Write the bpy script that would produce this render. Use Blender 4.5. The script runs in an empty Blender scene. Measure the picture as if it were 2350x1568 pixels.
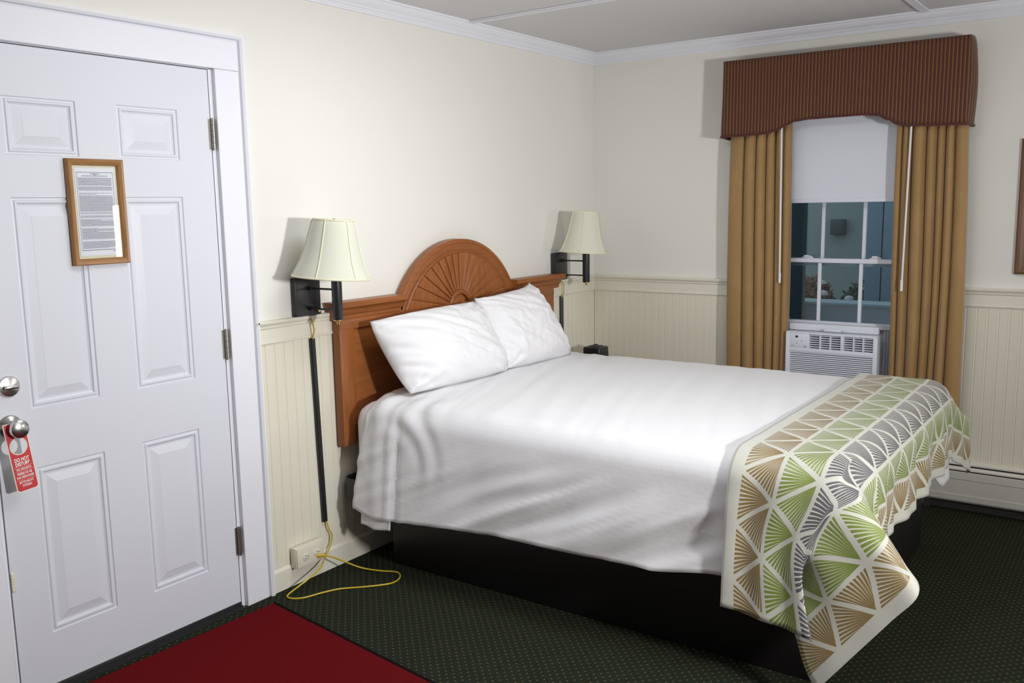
import bpy, bmesh, math, random
from mathutils import Vector, Matrix, noise
random.seed(7)
PI = math.pi
SC = bpy.context.scene
COL = SC.collection

# ------------------------------------------------------------------ camera, world, lights, exposure
F_PX = 2078.87
YAW, PITCH, ROLL = 0.618077, -0.148587, -0.017114
CAM = Vector((-4.86515, -2.83149, 1.54076))
fw = Vector((math.cos(PITCH)*math.cos(YAW), math.cos(PITCH)*math.sin(YAW), math.sin(PITCH)))
rt = fw.cross(Vector((0, 0, 1))).normalized()
up = rt.cross(fw)
r2 = rt*math.cos(ROLL) + up*math.sin(ROLL)
u2 = up*math.cos(ROLL) - rt*math.sin(ROLL)
cd = bpy.data.cameras.new('camera')
cd.sensor_fit = 'HORIZONTAL'; cd.sensor_width = 36.0
cd.lens = F_PX*36.0/2350.0
cd.clip_start = 0.05; cd.clip_end = 200
cam = bpy.data.objects.new('camera', cd); COL.objects.link(cam)
M = Matrix((( r2.x, u2.x, -fw.x, CAM.x), (r2.y, u2.y, -fw.y, CAM.y), (r2.z, u2.z, -fw.z, CAM.z), (0, 0, 0, 1)))
cam.matrix_world = M
SC.camera = cam

wd = bpy.data.worlds.new('dusk'); SC.world = wd; wd.use_nodes = True
bg = wd.node_tree.nodes['Background']
bg.inputs[0].default_value = (0.62, 0.74, 0.80, 1); bg.inputs[1].default_value = 1.25

def light(name, kind, loc, energy, color, size=0.2, size_y=None, target=None):
    l = bpy.data.lights.new(name, kind); l.energy = energy; l.color = color
    if kind == 'AREA':
        l.size = size
        if size_y: l.shape = 'RECTANGLE'; l.size_y = size_y
    else:
        l.shadow_soft_size = size
    o = bpy.data.objects.new(name, l); o.location = loc; COL.objects.link(o)
    if target is not None:
        d = Vector(target) - Vector(loc)
        o.rotation_euler = d.to_track_quat('-Z', 'Y').to_euler()
    return o
key = light('room_lamp', 'AREA', (-2.90, -4.10, 1.47), 50, (1.0, 0.985, 0.975), 0.26, None, (-2.45, 0, 2.0))
key.data.shape = 'DISK'; key.data.spread = math.radians(140)
light('ceiling_fill', 'AREA', (-2.45, -1.35, 2.38), 17.5, (0.95, 0.97, 1.0), 0.9, 0.9, (-2.45, -1.35, 0))  # added overhead fill for bed top and floor, no ceiling fixture behind it
light('glare_fill', 'AREA', (-.21, -4.5, 1.33), 11, (1.0, 0.97, 0.92), 0.40, 0.55, (-2.2, 0, 1.2))  # added fill panel, placed so its reflection glares in the notice glass
vs = SC.view_settings
SC.display_settings.display_device = 'sRGB'
vs.view_transform = 'Standard'; vs.look = 'None'; vs.gamma = 1.0; vs.exposure = 0.0
vs.use_curve_mapping = False

# ------------------------------------------------------------------ node helpers
class NT:
    def __init__(s, name):
        s.m = bpy.data.materials.new(name); s.m.use_nodes = True
        s.t = s.m.node_tree; s.b = s.t.nodes['Principled BSDF']; s.out = s.t.nodes['Material Output']
    def n(s, ty, **kw):
        nd = s.t.nodes.new(ty)
        for k, v in kw.items(): setattr(nd, k, v)
        return nd
    def l(s, a, b): s.t.links.new(a, b)
    def math(s, op, *a):
        nd = s.n('ShaderNodeMath', operation=op)
        for i, v in enumerate(a):
            if isinstance(v, (int, float)): nd.inputs[i].default_value = v
            else: s.l(v, nd.inputs[i])
        return nd.outputs[0]
    def mix(s, f, a, b):
        nd = s.n('ShaderNodeMix', data_type='RGBA')
        for i, v in ((0, f), (6, a), (7, b)):
            if isinstance(v, (int, float)): nd.inputs[i].default_value = v
            elif isinstance(v, tuple): nd.inputs[i].default_value = (*v[:3], 1)
            else: s.l(v, nd.inputs[i])
        return nd.outputs[2]
    def coord(s, which='Object'):
        return s.n('ShaderNodeTexCoord').outputs[which]
    def mapping(s, vec, scale=(1, 1, 1), rot=(0, 0, 0)):
        nd = s.n('ShaderNodeMapping'); s.l(vec, nd.inputs[0])
        nd.inputs['Scale'].default_value = scale; nd.inputs['Rotation'].default_value = rot
        return nd.outputs[0]
    def noise(s, vec, scale, detail=3, rough=.55):
        nd = s.n('ShaderNodeTexNoise'); s.l(vec, nd.inputs['Vector'])
        nd.inputs['Scale'].default_value = scale; nd.inputs['Detail'].default_value = detail
        nd.inputs['Roughness'].default_value = rough
        return nd.outputs['Fac']
    def bump(s, h, strength, dist=.002):
        nd = s.n('ShaderNodeBump'); nd.inputs['Strength'].default_value = strength
        nd.inputs['Distance'].default_value = dist
        s.l(h, nd.inputs['Height']); s.l(nd.outputs[0], s.b.inputs['Normal'])
    def color(s, c):
        if isinstance(c, tuple): s.b.inputs['Base Color'].default_value = (*c, 1)
        else: s.l(c, s.b.inputs['Base Color'])
    def set(s, rough=.5, metal=0, spec=.5, sheen=0):
        s.b.inputs['Roughness'].default_value = rough; s.b.inputs['Metallic'].default_value = metal
        s.b.inputs['Specular IOR Level'].default_value = spec
        if sheen: s.b.inputs['Sheen Weight'].default_value = sheen
        return s

def plain(name, c, rough=.5, metal=0, spec=.5, var=.06, nscale=8, bump=0, bscale=300, sheen=0):
    t = NT(name); t.set(rough, metal, spec, sheen)
    o = t.coord()
    f = t.noise(o, nscale, 4)
    lo = tuple(max(0, v*(1-var)) for v in c); hi = tuple(min(1, v*(1+var)) for v in c)
    t.color(t.mix(f, lo, hi))
    if bump: t.bump(t.noise(o, bscale, 2), bump, .001)
    return t.m

def wood(name, c1, c2, axis='x', scale=14, rough=.4):
    t = NT(name); t.set(rough, 0, .45)
    sc = {'x': (1, 12, 12), 'z': (12, 12, 1), 'y': (12, 1, 12)}[axis]
    v = t.mapping(t.coord(), sc)
    a = t.noise(v, scale*.35, 5, .6); b = t.noise(v, scale*2.2, 3, .6)
    f = t.math('ADD', t.math('MULTIPLY', a, .75), t.math('MULTIPLY', b, .35))
    f = t.math('MULTIPLY', t.math('SUBTRACT', f, .35), 2.2)
    f = t.math('MAXIMUM', t.math('MINIMUM', f, 1.0), 0.0)
    t.color(t.mix(f, c1, c2))
    t.bump(b, .08, .001)
    return t.m

def thin_glass(name, tint=(1, 1, 1), refl=1.0, blend=.04):
    t = NT(name)
    tr = t.n('ShaderNodeBsdfTransparent'); tr.inputs[0].default_value = (*tint, 1)
    gl = t.n('ShaderNodeBsdfGlossy'); gl.inputs['Roughness'].default_value = .01
    fr = t.n('ShaderNodeFresnel'); fr.inputs[0].default_value = 1.5
    mx = t.n('ShaderNodeMixShader')
    t.l(t.math('MULTIPLY', fr.outputs[0], refl), mx.inputs[0])
    t.l(tr.outputs[0], mx.inputs[1]); t.l(gl.outputs[0], mx.inputs[2]); t.l(mx.outputs[0], t.out.inputs[0])
    return t.m

# ------------------------------------------------------------------ materials
M_wall = plain('cream_wall_paint', (.825, .816, .765), .6, spec=.3, var=.012, nscale=1.5, bump=.06, bscale=220)
M_wains = plain('cream_wainscot_paint', (.79, .755, .635), .45, var=.015, nscale=3)
M_rail = plain('cream_rail_paint', (.80, .77, .66), .42, var=.012, nscale=3)
M_trim = plain('white_trim_paint', (.84, .855, .915), .4, var=.012, nscale=3)
M_ceil = plain('ceiling_paint', (.70, .69, .70), .75, spec=.2, var=.02, nscale=2, bump=.05, bscale=150)
M_door = plain('white_door_paint', (.73, .755, .82), .42, var=.012, nscale=4)
M_metal = plain('brushed_steel', (.62, .61, .60), .24, metal=1, var=.05, nscale=40)
M_hinge = plain('dull_nickel', (.42, .40, .37), .36, metal=1, var=.1, nscale=40)
M_brass = plain('brass', (.80, .58, .24), .25, metal=1)
M_black = plain('black_lamp_metal', (.018, .018, .021), .35, var=.2, bump=.15, bscale=260)
M_rubber = plain('black_rubber', (.02, .02, .022), .55)
M_platform = plain('black_platform_laminate', (.010, .0085, .009), .42, spec=.35, var=.2)
M_rail_metal = plain('dark_bed_bracket', (.035, .035, .038), .5)
M_yellow = plain('yellow_cord_vinyl', (.62, .44, .03), .35)
M_ivory = plain('ivory_plastic', (.78, .75, .62), .4, var=.02)
M_slot = plain('dark_slot', (.05, .045, .04), .6)
M_cherry = wood('cherry_wood', (.24, .076, .019), (.375, .130, .036), 'z', 12, .38)
M_cherry_h = wood('cherry_wood_across', (.24, .076, .019), (.375, .130, .036), 'x', 12, .38)
M_oak = wood('oak_frame', (.26, .115, .035), (.50, .27, .10), 'z', 26, .42)
M_oak_h = wood('oak_frame_across', (.26, .115, .035), (.50, .27, .10), 'x', 26, .42)
M_walnut = wood('brown_frame', (.10, .045, .02), (.24, .115, .05), 'z', 20, .45)
M_walnut_y = wood('brown_frame_across', (.10, .045, .02), (.24, .115, .05), 'y', 20, .45)
M_paper = plain('white_paper', (.86, .87, .90), .6, var=.01)
M_mat = plain('cream_mat', (.82, .80, .62), .6, var=.01)
M_ink = plain('grey_ink', (.16, .16, .20), .7)
M_red = plain('red_card', (.60, .025, .035), .4, var=.03)
M_cardedge = plain('card_edge', (.85, .80, .66), .5, var=.02)
M_white_ink = plain('white_ink', (.86, .80, .76), .5, var=.02)
M_blind = plain('white_blind', (.72, .75, .83), .6, var=.01, bump=.1, bscale=500)
M_vinyl = plain('white_vinyl', (.74, .77, .84), .35, var=.01)
M_ac = plain('white_ac_plastic', (.74, .77, .86), .38, var=.012)
M_ac_dark = plain('ac_inside', (.16, .16, .18), .6)
M_ac_grey = plain('ac_accordion_grey', (.42, .44, .47), .5)
M_glass = thin_glass('window_glass', (.80, .86, .88), 1.0)
M_fglass = thin_glass('picture_glass', (.97, .98, 1.0), 1.0)
M_heater = plain('heater_enamel', (.74, .72, .66), .4, var=.02)
M_clock = plain('black_clock_plastic', (.012, .013, .014), .3)

def fabric_white(name, c, stripe=True):
    t = NT(name); t.set(.75, 0, .2, .15)
    o = t.coord()
    base = t.mix(t.noise(o, 4, 3), tuple(v*.975 for v in c), c)
    if stripe:
        sx = t.n('ShaderNodeSeparateXYZ'); t.l(t.coord('UV'), sx.inputs[0])
        w = t.math('SINE', t.math('MULTIPLY', sx.outputs[0], 2*PI/.017))
        w = t.math('GREATER_THAN', w, 0.0)
        base = t.mix(t.math('MULTIPLY', w, .5), base, tuple(v*.955 for v in c))
    t.color(base)
    n1 = t.noise(t.mapping(o, (1, 1, 1)), 700, 2)
    n2 = t.noise(o, 34, 3)
    t.bump(t.math('ADD', t.math('MULTIPLY', n1, .18), n2), .22, .0035)
    return t.m
M_sheet = fabric_white('white_striped_sheet', (.855, .86, .88))
M_mattress = fabric_white('white_fitted_sheet', (.84, .845, .86), False)
M_pillow = fabric_white('white_pillowcase', (.84, .84, .86), False)

def carpet_mat():
    t = NT('green_dotted_carpet'); t.set(1.0, 0, .0, 0)
    o = t.coord(); s = t.n('ShaderNodeSeparateXYZ'); t.l(t.mapping(o, (1, 1, 1), (0, 0, .0)), s.inputs[0])
    P = .034
    def dots(ox, oy):
        fx = t.math('SUBTRACT', t.math('FRACT', t.math('ADD', t.math('DIVIDE', s.outputs[0], P), ox)), .5)
        fy = t.math('SUBTRACT', t.math('FRACT', t.math('ADD', t.math('DIVIDE', s.outputs[1], P), oy)), .5)
        d = t.math('ADD', t.math('MULTIPLY', fx, fx), t.math('MULTIPLY', fy, fy))
        return t.math('LESS_THAN', d, .014)
    d1 = dots(0, 0); d2 = dots(.5, .5)
    d = t.math('MAXIMUM', d1, d2)
    fine = t.noise(o, 420, 3, .7); big = t.noise(o, 3, 3)
    base = t.mix(fine, (.015, .021, .0135), (.044, .054, .037))
    base = t.mix(t.math('MULTIPLY', big, .3), base, (.010, .015, .009))
    dc = t.mix(t.noise(o, 60, 1), (.14, .075, .035), (.26, .18, .10))
    t.color(t.mix(t.math('MULTIPLY', d, t.math('ADD', .30, t.math('MULTIPLY', t.noise(o, 90, 2), .55))), base, dc))
    t.bump(fine, .8, .004)
    return t.m
M_carpet = carpet_mat()
def rug_mat():
    t = NT('red_rug_pile'); t.set(1.0, 0, 0, 0)
    o = t.coord(); f = t.noise(o, 380, 3, .75)
    t.color(t.mix(f, (.060, .004, .005), (.23, .016, .020))); t.bump(f, .7, .004)
    return t.m
M_rug = rug_mat()

def runner_mat():
    t = NT('fan_pattern_runner'); t.set(.5, 0, .5, .2)
    s = t.n('ShaderNodeSeparateXYZ'); t.l(t.coord('UV'), s.inputs[0])
    S, T = s.outputs[0], s.outputs[1]
    A, H, B = .175, .125, .040
    v0 = t.math('DIVIDE', t.math('SUBTRACT', T, B), H)
    k = t.math('FLOOR', v0); v = t.math('FRACT', v0)
    # vertices of band lines at s = 2.05 + A*i on odd lines, 1.9625 + A*i on even lines
    par = t.math('MULTIPLY', t.math('MODULO', t.math('ADD', k, 10.0), 2.0), .5)
    q = t.math('ADD', t.math('DIVIDE', t.math('SUBTRACT', S, 2.0425), A), 40.0)
    q = t.math('ADD', q, par)
    p = t.math('FRACT', t.math('SUBTRACT', q, t.math('MULTIPLY', v, .5)))
    isup = t.math('LESS_THAN', t.math('ADD', p, v), 1.0)
    def sel(a, b):   # isup ? a : b
        return t.math('ADD', t.math('MULTIPLY', isup, a), t.math('MULTIPLY', t.math('SUBTRACT', 1.0, isup), b))
    inv = lambda x: t.math('SUBTRACT', 1.0, x)
    b1 = sel(v, inv(v)); b2 = sel(p, inv(p)); b3 = inv(t.math('ADD', b1, b2))
    edge = t.math('MINIMUM', b1, t.math('MINIMUM', b2, b3))
    line = t.math('LESS_THAN', edge, .055)
    dist = sel(inv(b1), inv(b2))
    ang = sel(t.math('DIVIDE', b2, t.math('ADD', t.math('ADD', b2, b3), .001)),
              t.math('DIVIDE', b1, t.math('ADD', t.math('ADD', b1, b3), .001)))
    wob = t.math('MULTIPLY', t.noise(t.coord('UV'), 40, 2), .10)
    tri = t.math('ABSOLUTE', t.math('SUBTRACT', t.math('FRACT', t.math('ADD', t.math('MULTIPLY', ang, 11.0), wob)), .5))
    thr = t.math('MULTIPLY', t.math('SUBTRACT', dist, .22), .27)
    ray = t.math('LESS_THAN', tri, thr)
    outb = t.math('MAXIMUM', t.math('LESS_THAN', v0, 0.0), t.math('GREATER_THAN', v0, 5.0))
    cream = t.math('MAXIMUM', t.math('MAXIMUM', line, ray), outb)
    isb = t.math('MAXIMUM', t.math('LESS_THAN', v0, 1.0), t.math('GREATER_THAN', v0, 4.0))
    isg = t.math('MULTIPLY', t.math('GREATER_THAN', v0, 2.0), t.math('LESS_THAN', v0, 3.0))
    tone = t.noise(t.coord('UV'), 14, 2)
    brown = t.mix(tone, (.185, .122, .036), (.335, .245, .098))
    green = t.mix(tone, (.145, .205, .032), (.27, .335, .078))
    grey = t.mix(tone, (.082, .078, .092), (.16, .155, .17))
    c = t.mix(isb, green, brown); c = t.mix(isg, c, grey)
    c = t.mix(cream, c, (.60, .60, .53))
    t.color(c)
    weave = t.noise(t.mapping(t.coord('UV'), (1, 1, 1)), 500, 2)
    t.bump(weave, .12, .001)
    t.l(t.math('ADD', .42, t.math('MULTIPLY', cream, .3)), t.b.inputs['Roughness'])
    t.m.use_backface_culling = False
    return t.m
M_runner = runner_mat()

def stripe_mat():
    t = NT('burgundy_striped_valance'); t.set(.7, 0, .3, .2)
    s = t.n('ShaderNodeSeparateXYZ'); t.l(t.coord('UV'), s.inputs[0])
    f = t.math('FRACT', t.math('DIVIDE', s.outputs[0], .0170))
    g = t.math('LESS_THAN', t.math('ABSOLUTE', t.math('SUBTRACT', f, .5)), .17)
    d = t.math('LESS_THAN', t.math('ABSOLUTE', t.math('SUBTRACT', f, .80)), .09)
    n = t.noise(t.coord('UV'), 90, 2)
    c = t.mix(n, (.078, .019, .017), (.105, .028, .023))
    c = t.mix(g, c, (.175, .095, .028)); c = t.mix(d, c, (.05, .012, .012))
    t.color(c); t.bump(t.noise(t.coord('UV'), 600, 2), .15, .001)
    return t.m
M_valance = stripe_mat()

def curtain_mat():
    t = NT('tan_damask_curtain'); t.set(.6, 0, .35, .25)
    u = t.coord('UV')
    a = t.noise(t.mapping(u, (9, 5, 1)), 1.0, 2)
    g = t.math('GREATER_THAN', a, .56)
    c = t.mix(t.math('MULTIPLY', g, .28), (.345, .205, .078), (.42, .255, .105))
    t.color(c); t.bump(t.noise(u, 500, 2), .1, .001)
    return t.m
M_curtain = curtain_mat()

def shade_mat():
    t = NT('cream_linen_shade'); t.set(.8, 0, .2)
    o = t.coord()
    w = t.noise(t.mapping(o, (1, 1, .25)), 320, 2)
    t.color(t.mix(w, (.66, .67, .56), (.73, .735, .63)))
    t.b.inputs['Subsurface Weight'].default_value = 0.0
    t.bump(w, .15, .001)
    return t.m
M_shade = shade_mat()
M_shade_trim = plain('cream_shade_trim', (.80, .78, .58), .7, var=.02)

# ------------------------------------------------------------------ mesh helpers
class MB:
    def __init__(s): s.v = []; s.f = []; s.uv = {}
    def add(s, vs, fs):
        o = len(s.v); s.v += [tuple(x) for x in vs]; s.f += [tuple(i+o for i in f) for f in fs]
        return s
    def box(s, x0, x1, y0, y1, z0, z1, bev=0.0, seg=2):
        x0, x1 = min(x0, x1), max(x0, x1); y0, y1 = min(y0, y1), max(y0, y1); z0, z1 = min(z0, z1), max(z0, z1)
        bm = bmesh.new()
        vs = [bm.verts.new(p) for p in ((x0, y0, z0), (x1, y0, z0), (x1, y1, z0), (x0, y1, z0), (x0, y0, z1), (x1, y0, z1), (x1, y1, z1), (x0, y1, z1))]
        for f in ((0, 3, 2, 1), (4, 5, 6, 7), (0, 1, 5, 4), (1, 2, 6, 5), (2, 3, 7, 6), (3, 0, 4, 7)): bm.faces.new([vs[i] for i in f])
        if bev: bmesh.ops.bevel(bm, geom=list(bm.edges), offset=bev, segments=seg, profile=.5, affect='EDGES')
        s._bm(bm); return s
    def _bm(s, bm, M=None):
        bm.verts.index_update()
        s.add([(M @ v.co if M else v.co) for v in bm.verts], [[v.index for v in f.verts] for f in bm.faces]); bm.free()
    def lathe(s, prof, origin, axis=(0, 0, 1), n=32, cap=True):
        # prof: list of (r, h) along axis
        az = Vector(axis).normalized()
        ax = az.orthogonal().normalized(); ay = az.cross(ax); o = Vector(origin)
        vs = []; fs = []
        for r, h in prof:
            for i in range(n):
                a = 2*PI*i/n; vs.append(o + az*h + (ax*math.cos(a) + ay*math.sin(a))*r)
        for j in range(len(prof)-1):
            for i in range(n):
                k = (i+1) % n; fs.append((j*n+i, j*n+k, (j+1)*n+k, (j+1)*n+i))
        if cap:
            if prof[0][0] > 1e-5: fs.append(tuple(reversed(range(n))))
            if prof[-1][0] > 1e-5: fs.append(tuple(range((len(prof)-1)*n, len(prof)*n)))
        return s.add(vs, fs)
    def cyl(s, p0, p1, r, n=16, r1=None):
        d = Vector(p1)-Vector(p0)
        return s.lathe([(r, 0), (r if r1 is None else r1, d.length)], p0, d, n)
    def tube(s, pts, r, n=8, flat=1.0):
        pts = [Vector(p) for p in pts]; vs = []; fs = []; prev = None
        for i, p in enumerate(pts):
            d = (pts[min(i+1, len(pts)-1)] - pts[max(i-1, 0)]).normalized()
            a = d.orthogonal().normalized() if prev is None else (prev - d*prev.dot(d)).normalized()
            prev = a; b = d.cross(a)
            for k in range(n):
                an = 2*PI*k/n; vs.append(p + (a*math.cos(an)+b*math.sin(an))*r)
        for i in range(len(pts)-1):
            for k in range(n):
                q = (k+1) % n; fs.append((i*n+k, i*n+q, (i+1)*n+q, (i+1)*n+k))
        fs.append(tuple(reversed(range(n)))); fs.append(tuple(range((len(pts)-1)*n, len(pts)*n)))
        return s.add(vs, fs)
    def prism(s, poly, axis, a, b):
        # poly 2D in the other two axes in (x,z) for axis y, (y,z) for axis x, (x,y) for axis z
        def P(p, h):
            return {'y': (p[0], h, p[1]), 'x': (h, p[0], p[1]), 'z': (p[0], p[1], h)}[axis]
        n = len(poly)
        vs = [P(p, a) for p in poly] + [P(p, b) for p in poly]
        fs = [tuple(range(n)), tuple(reversed(range(n, 2*n)))] + [(i, i+n, (i+1) % n + n, (i+1) % n) for i in range(n)]
        return s.add(vs, fs)
    def grid(s, P):
        nu, nv = len(P), len(P[0]); o = len(s.v)
        s.v += [tuple(p) for row in P for p in row]
        s.f += [(o+i*nv+j, o+(i+1)*nv+j, o+(i+1)*nv+j+1, o+i*nv+j+1) for i in range(nu-1) for j in range(nv-1)]
        return s
    def mesh(s, name, mat, smooth=False, uvs=None, recalc=True):
        me = bpy.data.meshes.new(name); me.from_pydata(s.v, [], s.f); me.update()
        if recalc:
            bm = bmesh.new(); bm.from_mesh(me); bmesh.ops.recalc_face_normals(bm, faces=bm.faces); bm.to_mesh(me); bm.free()
        if uvs:
            ul = me.uv_layers.new(name='UVMap')
            for lp in me.loops: ul.data[lp.index].uv = uvs[lp.vertex_index]
        me.materials.append(mat)
        if smooth == 'auto':
            me.polygons.foreach_set('use_smooth', [True]*len(me.polygons))
            try: me.set_sharp_from_angle(angle=math.radians(38))
            except Exception: pass
        elif smooth: me.polygons.foreach_set('use_smooth', [True]*len(me.polygons))
        return me
    def obj(s, name, mat, parent=None, smooth='auto', uvs=None, recalc=True):
        return link(name, s.mesh(name, mat, smooth, uvs, recalc), parent)

def link(name, me, parent=None):
    o = bpy.data.objects.new(name, me); COL.objects.link(o)
    if parent is not None:
        o.parent = parent
        o.matrix_parent_inverse = parent.matrix_world.inverted() if parent.type != 'EMPTY' else Matrix.Translation(-parent.location)
    return o
def thing(name, loc, label, cat, group=None):
    o = bpy.data.objects.new(name, None); o.location = loc; o.empty_display_size = .05; COL.objects.link(o)
    return tag(o, label, cat, group)
def tag(o, label, cat, group=None):
    o['label'] = label; o['category'] = cat
    if group: o['group'] = group
    return o
def struct(o, label=None):
    o['kind'] = 'structure'
    if label: o['label'] = label
    return o

def sample(tab, x):
    if x <= tab[0][0]: return tab[0][1]
    for (a, b), (c, d) in zip(tab, tab[1:]):
        if x <= c:
            k = (x-a)/(c-a); k = k*k*(3-2*k); return b+(d-b)*k
    return tab[-1][1]
def sm(a, b, x):
    k = max(0.0, min(1.0, (x-a)/(b-a))); return k*k*(3-2*k)

# ------------------------------------------------------------------ the room
XL, YB, ZC = -6.3, -5.3, 2.43
WX0, WX1 = -1.835, -1.120      # window opening in y
WZ0, WZ1 = .47, 2.06
DX0, DX1 = -3.60, -2.738       # door opening in x
DZ1 = 2.052
fl = MB().box(XL-.1, .1, YB-.1, .1, -.1, 0).obj('floor', M_carpet); struct(fl, 'dark green carpet with small tan dots')
ce = MB().box(XL-.1, .1, YB-.1, .1, ZC, ZC+.1).obj('ceiling', M_ceil); struct(ce, 'plain pale grey ceiling')
wl = MB()
wl.box(XL-.1, DX0-.012, 0, .1, 0, ZC); wl.box(DX1+.012, .1, 0, .1, 0, ZC); wl.box(DX0-.012, DX1+.012, 0, .1, DZ1+.01, ZC)
wall_left = struct(wl.obj('wall_left', M_wall, smooth=False), 'cream painted wall behind the headboard')
wr = MB()
wr.box(0, .1, WX1, .1, 0, ZC); wr.box(0, .1, YB-.1, WX0, 0, ZC); wr.box(0, .1, WX0, WX1, 0, WZ0); wr.box(0, .1, WX0, WX1, WZ1, ZC)
wall_right = struct(wr.obj('wall_right', M_wall, smooth=False), 'cream painted wall with the window')
struct(MB().box(XL-.1, .1, YB-.1, YB, 0, ZC).obj('wall_back', M_wall, smooth=False))
struct(MB().box(XL-.1, XL, YB, 0, 0, ZC).obj('wall_far', M_wall, smooth=False))
# unseen dark slab added outside the entry door so no light leaks round it
struct(MB().box(DX0-.05, DX1+.05, .1, .14, -.02, DZ1+.05).obj('light_stop', M_rubber, smooth=False))

# beadboard planks: one shared mesh, each plank its own object
PW = .0475
BB_Z0, BB_Z1 = .09, 1.022
def plank_mesh():
    pr = [(0, -.0046), (.0006, -.0062), (.0022, -.0072), (.0340, -.0072), (.0352, -.0063), (.0362, -.0063), (.0376, -.0072), (.0405, -.0075), (.0434, -.0072), (.0450, -.0066), (.0464, -.0062), (PW, -.0046)]
    m = MB(); n = len(pr)
    m.add([(x, y, BB_Z0) for x, y in pr] + [(x, y, BB_Z1) for x, y in pr], [(i, i+1, n+i+1, n+i) for i in range(n-1)])
    return m.mesh('plank', M_wains, False, recalc=False)
PM = plank_mesh()
x = -2.612
while x < -.03:
    o = bpy.data.objects.new('plank', PM); o.location = (x, -.0005, 0); COL.objects.link(o); o.parent = wall_left; x += PW
y = -.010
while y > -5.2:
    if not (WX0-.05 < y-PW and y < WX1+.05):
        o = bpy.data.objects.new('plank', PM); o.location = (-.0005, y, 0); o.rotation_euler = (0, 0, -PI/2); COL.objects.link(o); o.parent = wall_right
    y -= PW

def run_profile(prof, wall, a, b, name, mat, lab):
    # prof: (out, z) closed polygon; wall 'A': along x at y=0, 'B': along y at x=0 (mitred at the corner)
    m = MB(); n = len(prof)
    if wall == 'A':
        P0 = [(a, -o, z) for o, z in prof]; P1 = [((b if b < -.001 else -o), -o, z) for o, z in prof]
    else:
        P0 = [(-o, (a if a < -.001 else -o), z) for o, z in prof]; P1 = [(-o, b, z) for o, z in prof]
    m.add(P0+P1, [tuple(range(n)), tuple(range(n, 2*n))] + [(i, (i+1) % n, n+(i+1) % n, n+i) for i in range(n)])
    return struct(m.obj(name, mat, smooth=False), lab)
rail = [(0, 1.018), (.013, 1.018), (.0155, 1.022), (.0155, 1.027), (.012, 1.031), (.012, 1.078), (.016, 1.081), (.018, 1.086), (.018, 1.090), (.025, 1.098), (.028, 1.103), (.028, 1.109), (.024, 1.112), (0, 1.112)]
run_profile(rail, 'A', -2.612, 0, 'trim_1', M_rail, 'cream chair rail on the headboard wall')
run_profile(rail, 'B', 0, WX1+.07, 'trim_2', M_rail, 'cream chair rail left of the window')
run_profile(rail, 'B', WX0-.07, YB, 'trim_11', M_rail, 'cream chair rail right of the window')
crown = [(0, 2.362), (.010, 2.362), (.012, 2.370), (.009, 2.374), (.009, 2.379), (.016, 2.383), (.016, 2.389), (.020, 2.393), (.030, 2.402), (.038, 2.413), (.041, 2.419), (.048, 2.421), (.048, 2.4305), (0, 2.4305)]
run_profile(crown, 'A', XL, 0, 'trim_3', M_trim, 'white crown moulding on the headboard wall')
run_profile(crown, 'B', 0, YB, 'trim_4', M_trim, 'white crown moulding on the window wall')
base = [(0, 0), (.016, 0), (.016, .082), (.012, .090), (.007, .0935), (0, .0935)]
run_profile(base, 'A', -2.600, 0, 'baseboard_left', M_rail, 'cream baseboard on the headboard wall')
run_profile(base, 'B', 0, -1.955, 'baseboard_right', M_rail, 'cream baseboard on the window wall')
def batten(x0, x1, y0, y1, name, lab):
    struct(MB().box(x0, x1, y0, y1, ZC-.011, ZC+.001, .004, 1).obj(name, M_trim), lab)
batten(-1.262, -1.222, YB, -.047, 'trim_5', 'white ceiling batten starting at the headboard wall')
batten(XL, -.047, -1.872, -1.830, 'trim_6', 'white ceiling batten starting at the window wall')

# ------------------------------------------------------------------ entry door
door = MB()
PX = [(-3.480, -3.252), (-3.112, -2.883)]
PZ = [(.197, .749), (.937, 1.592), (1.719, 1.893)]
SX0, SX1, SZ0, SZ1 = -3.592, -2.7475, .022, 2.043
xs = [SX0, PX[0][0], PX[0][1], PX[1][0], PX[1][1], SX1]; zs = [SZ0, PZ[0][0], PZ[0][1], PZ[1][0], PZ[1][1], PZ[2][0], PZ[2][1], SZ1]
for i in range(5):
    for j in range(7):
        if i in (1, 3) and j in (1, 3, 5): continue
        door.add([(xs[i], 0, zs[j]), (xs[i+1], 0, zs[j]), (xs[i+1], 0, zs[j+1]), (xs[i], 0, zs[j+1])], [(0, 1, 2, 3)])
D = .044
door.add([(SX0, 0, SZ0), (SX1, 0, SZ0), (SX1, 0, SZ1), (SX0, 0, SZ1), (SX0, D, SZ0), (SX1, D, SZ0), (SX1, D, SZ1), (SX0, D, SZ1)],
         [(0, 4, 5, 1), (1, 5, 6, 2), (2, 6, 7, 3), (3, 7, 4, 0), (4, 7, 6, 5)])
dr = door.obj('door_1', M_door, smooth=False, recalc=False); struct(dr, 'white six-panel entry door with a framed notice')
PROF = [(0, 0), (.003, .0045), (.008, .0040), (.0115, .0008), (.0165, .0008), (.019, .0050), (.024, .0075), (.030, .0075), (.056, .0012), (.0585, .0004)]
for (a, b) in PX:
    for (c, d) in PZ:
        m = MB(); rings = []
        for ins, dep in PROF:
            rings.append([(a+ins, dep, c+ins), (b-ins, dep, c+ins), (b-ins, dep, d-ins), (a+ins, dep, d-ins)])
        vs = [p for r in rings for p in r]; fs = []
        for r in range(len(rings)-1):
            for k in range(4):
                q = (k+1) % 4; fs.append((r*4+k, r*4+q, r*4+4+q, r*4+4+k))
        fs.append(tuple(range(len(vs)-4, len(vs))))
        m.add(vs, fs); m.obj('door_panel', M_door, dr, smooth=False, recalc=False)
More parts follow.
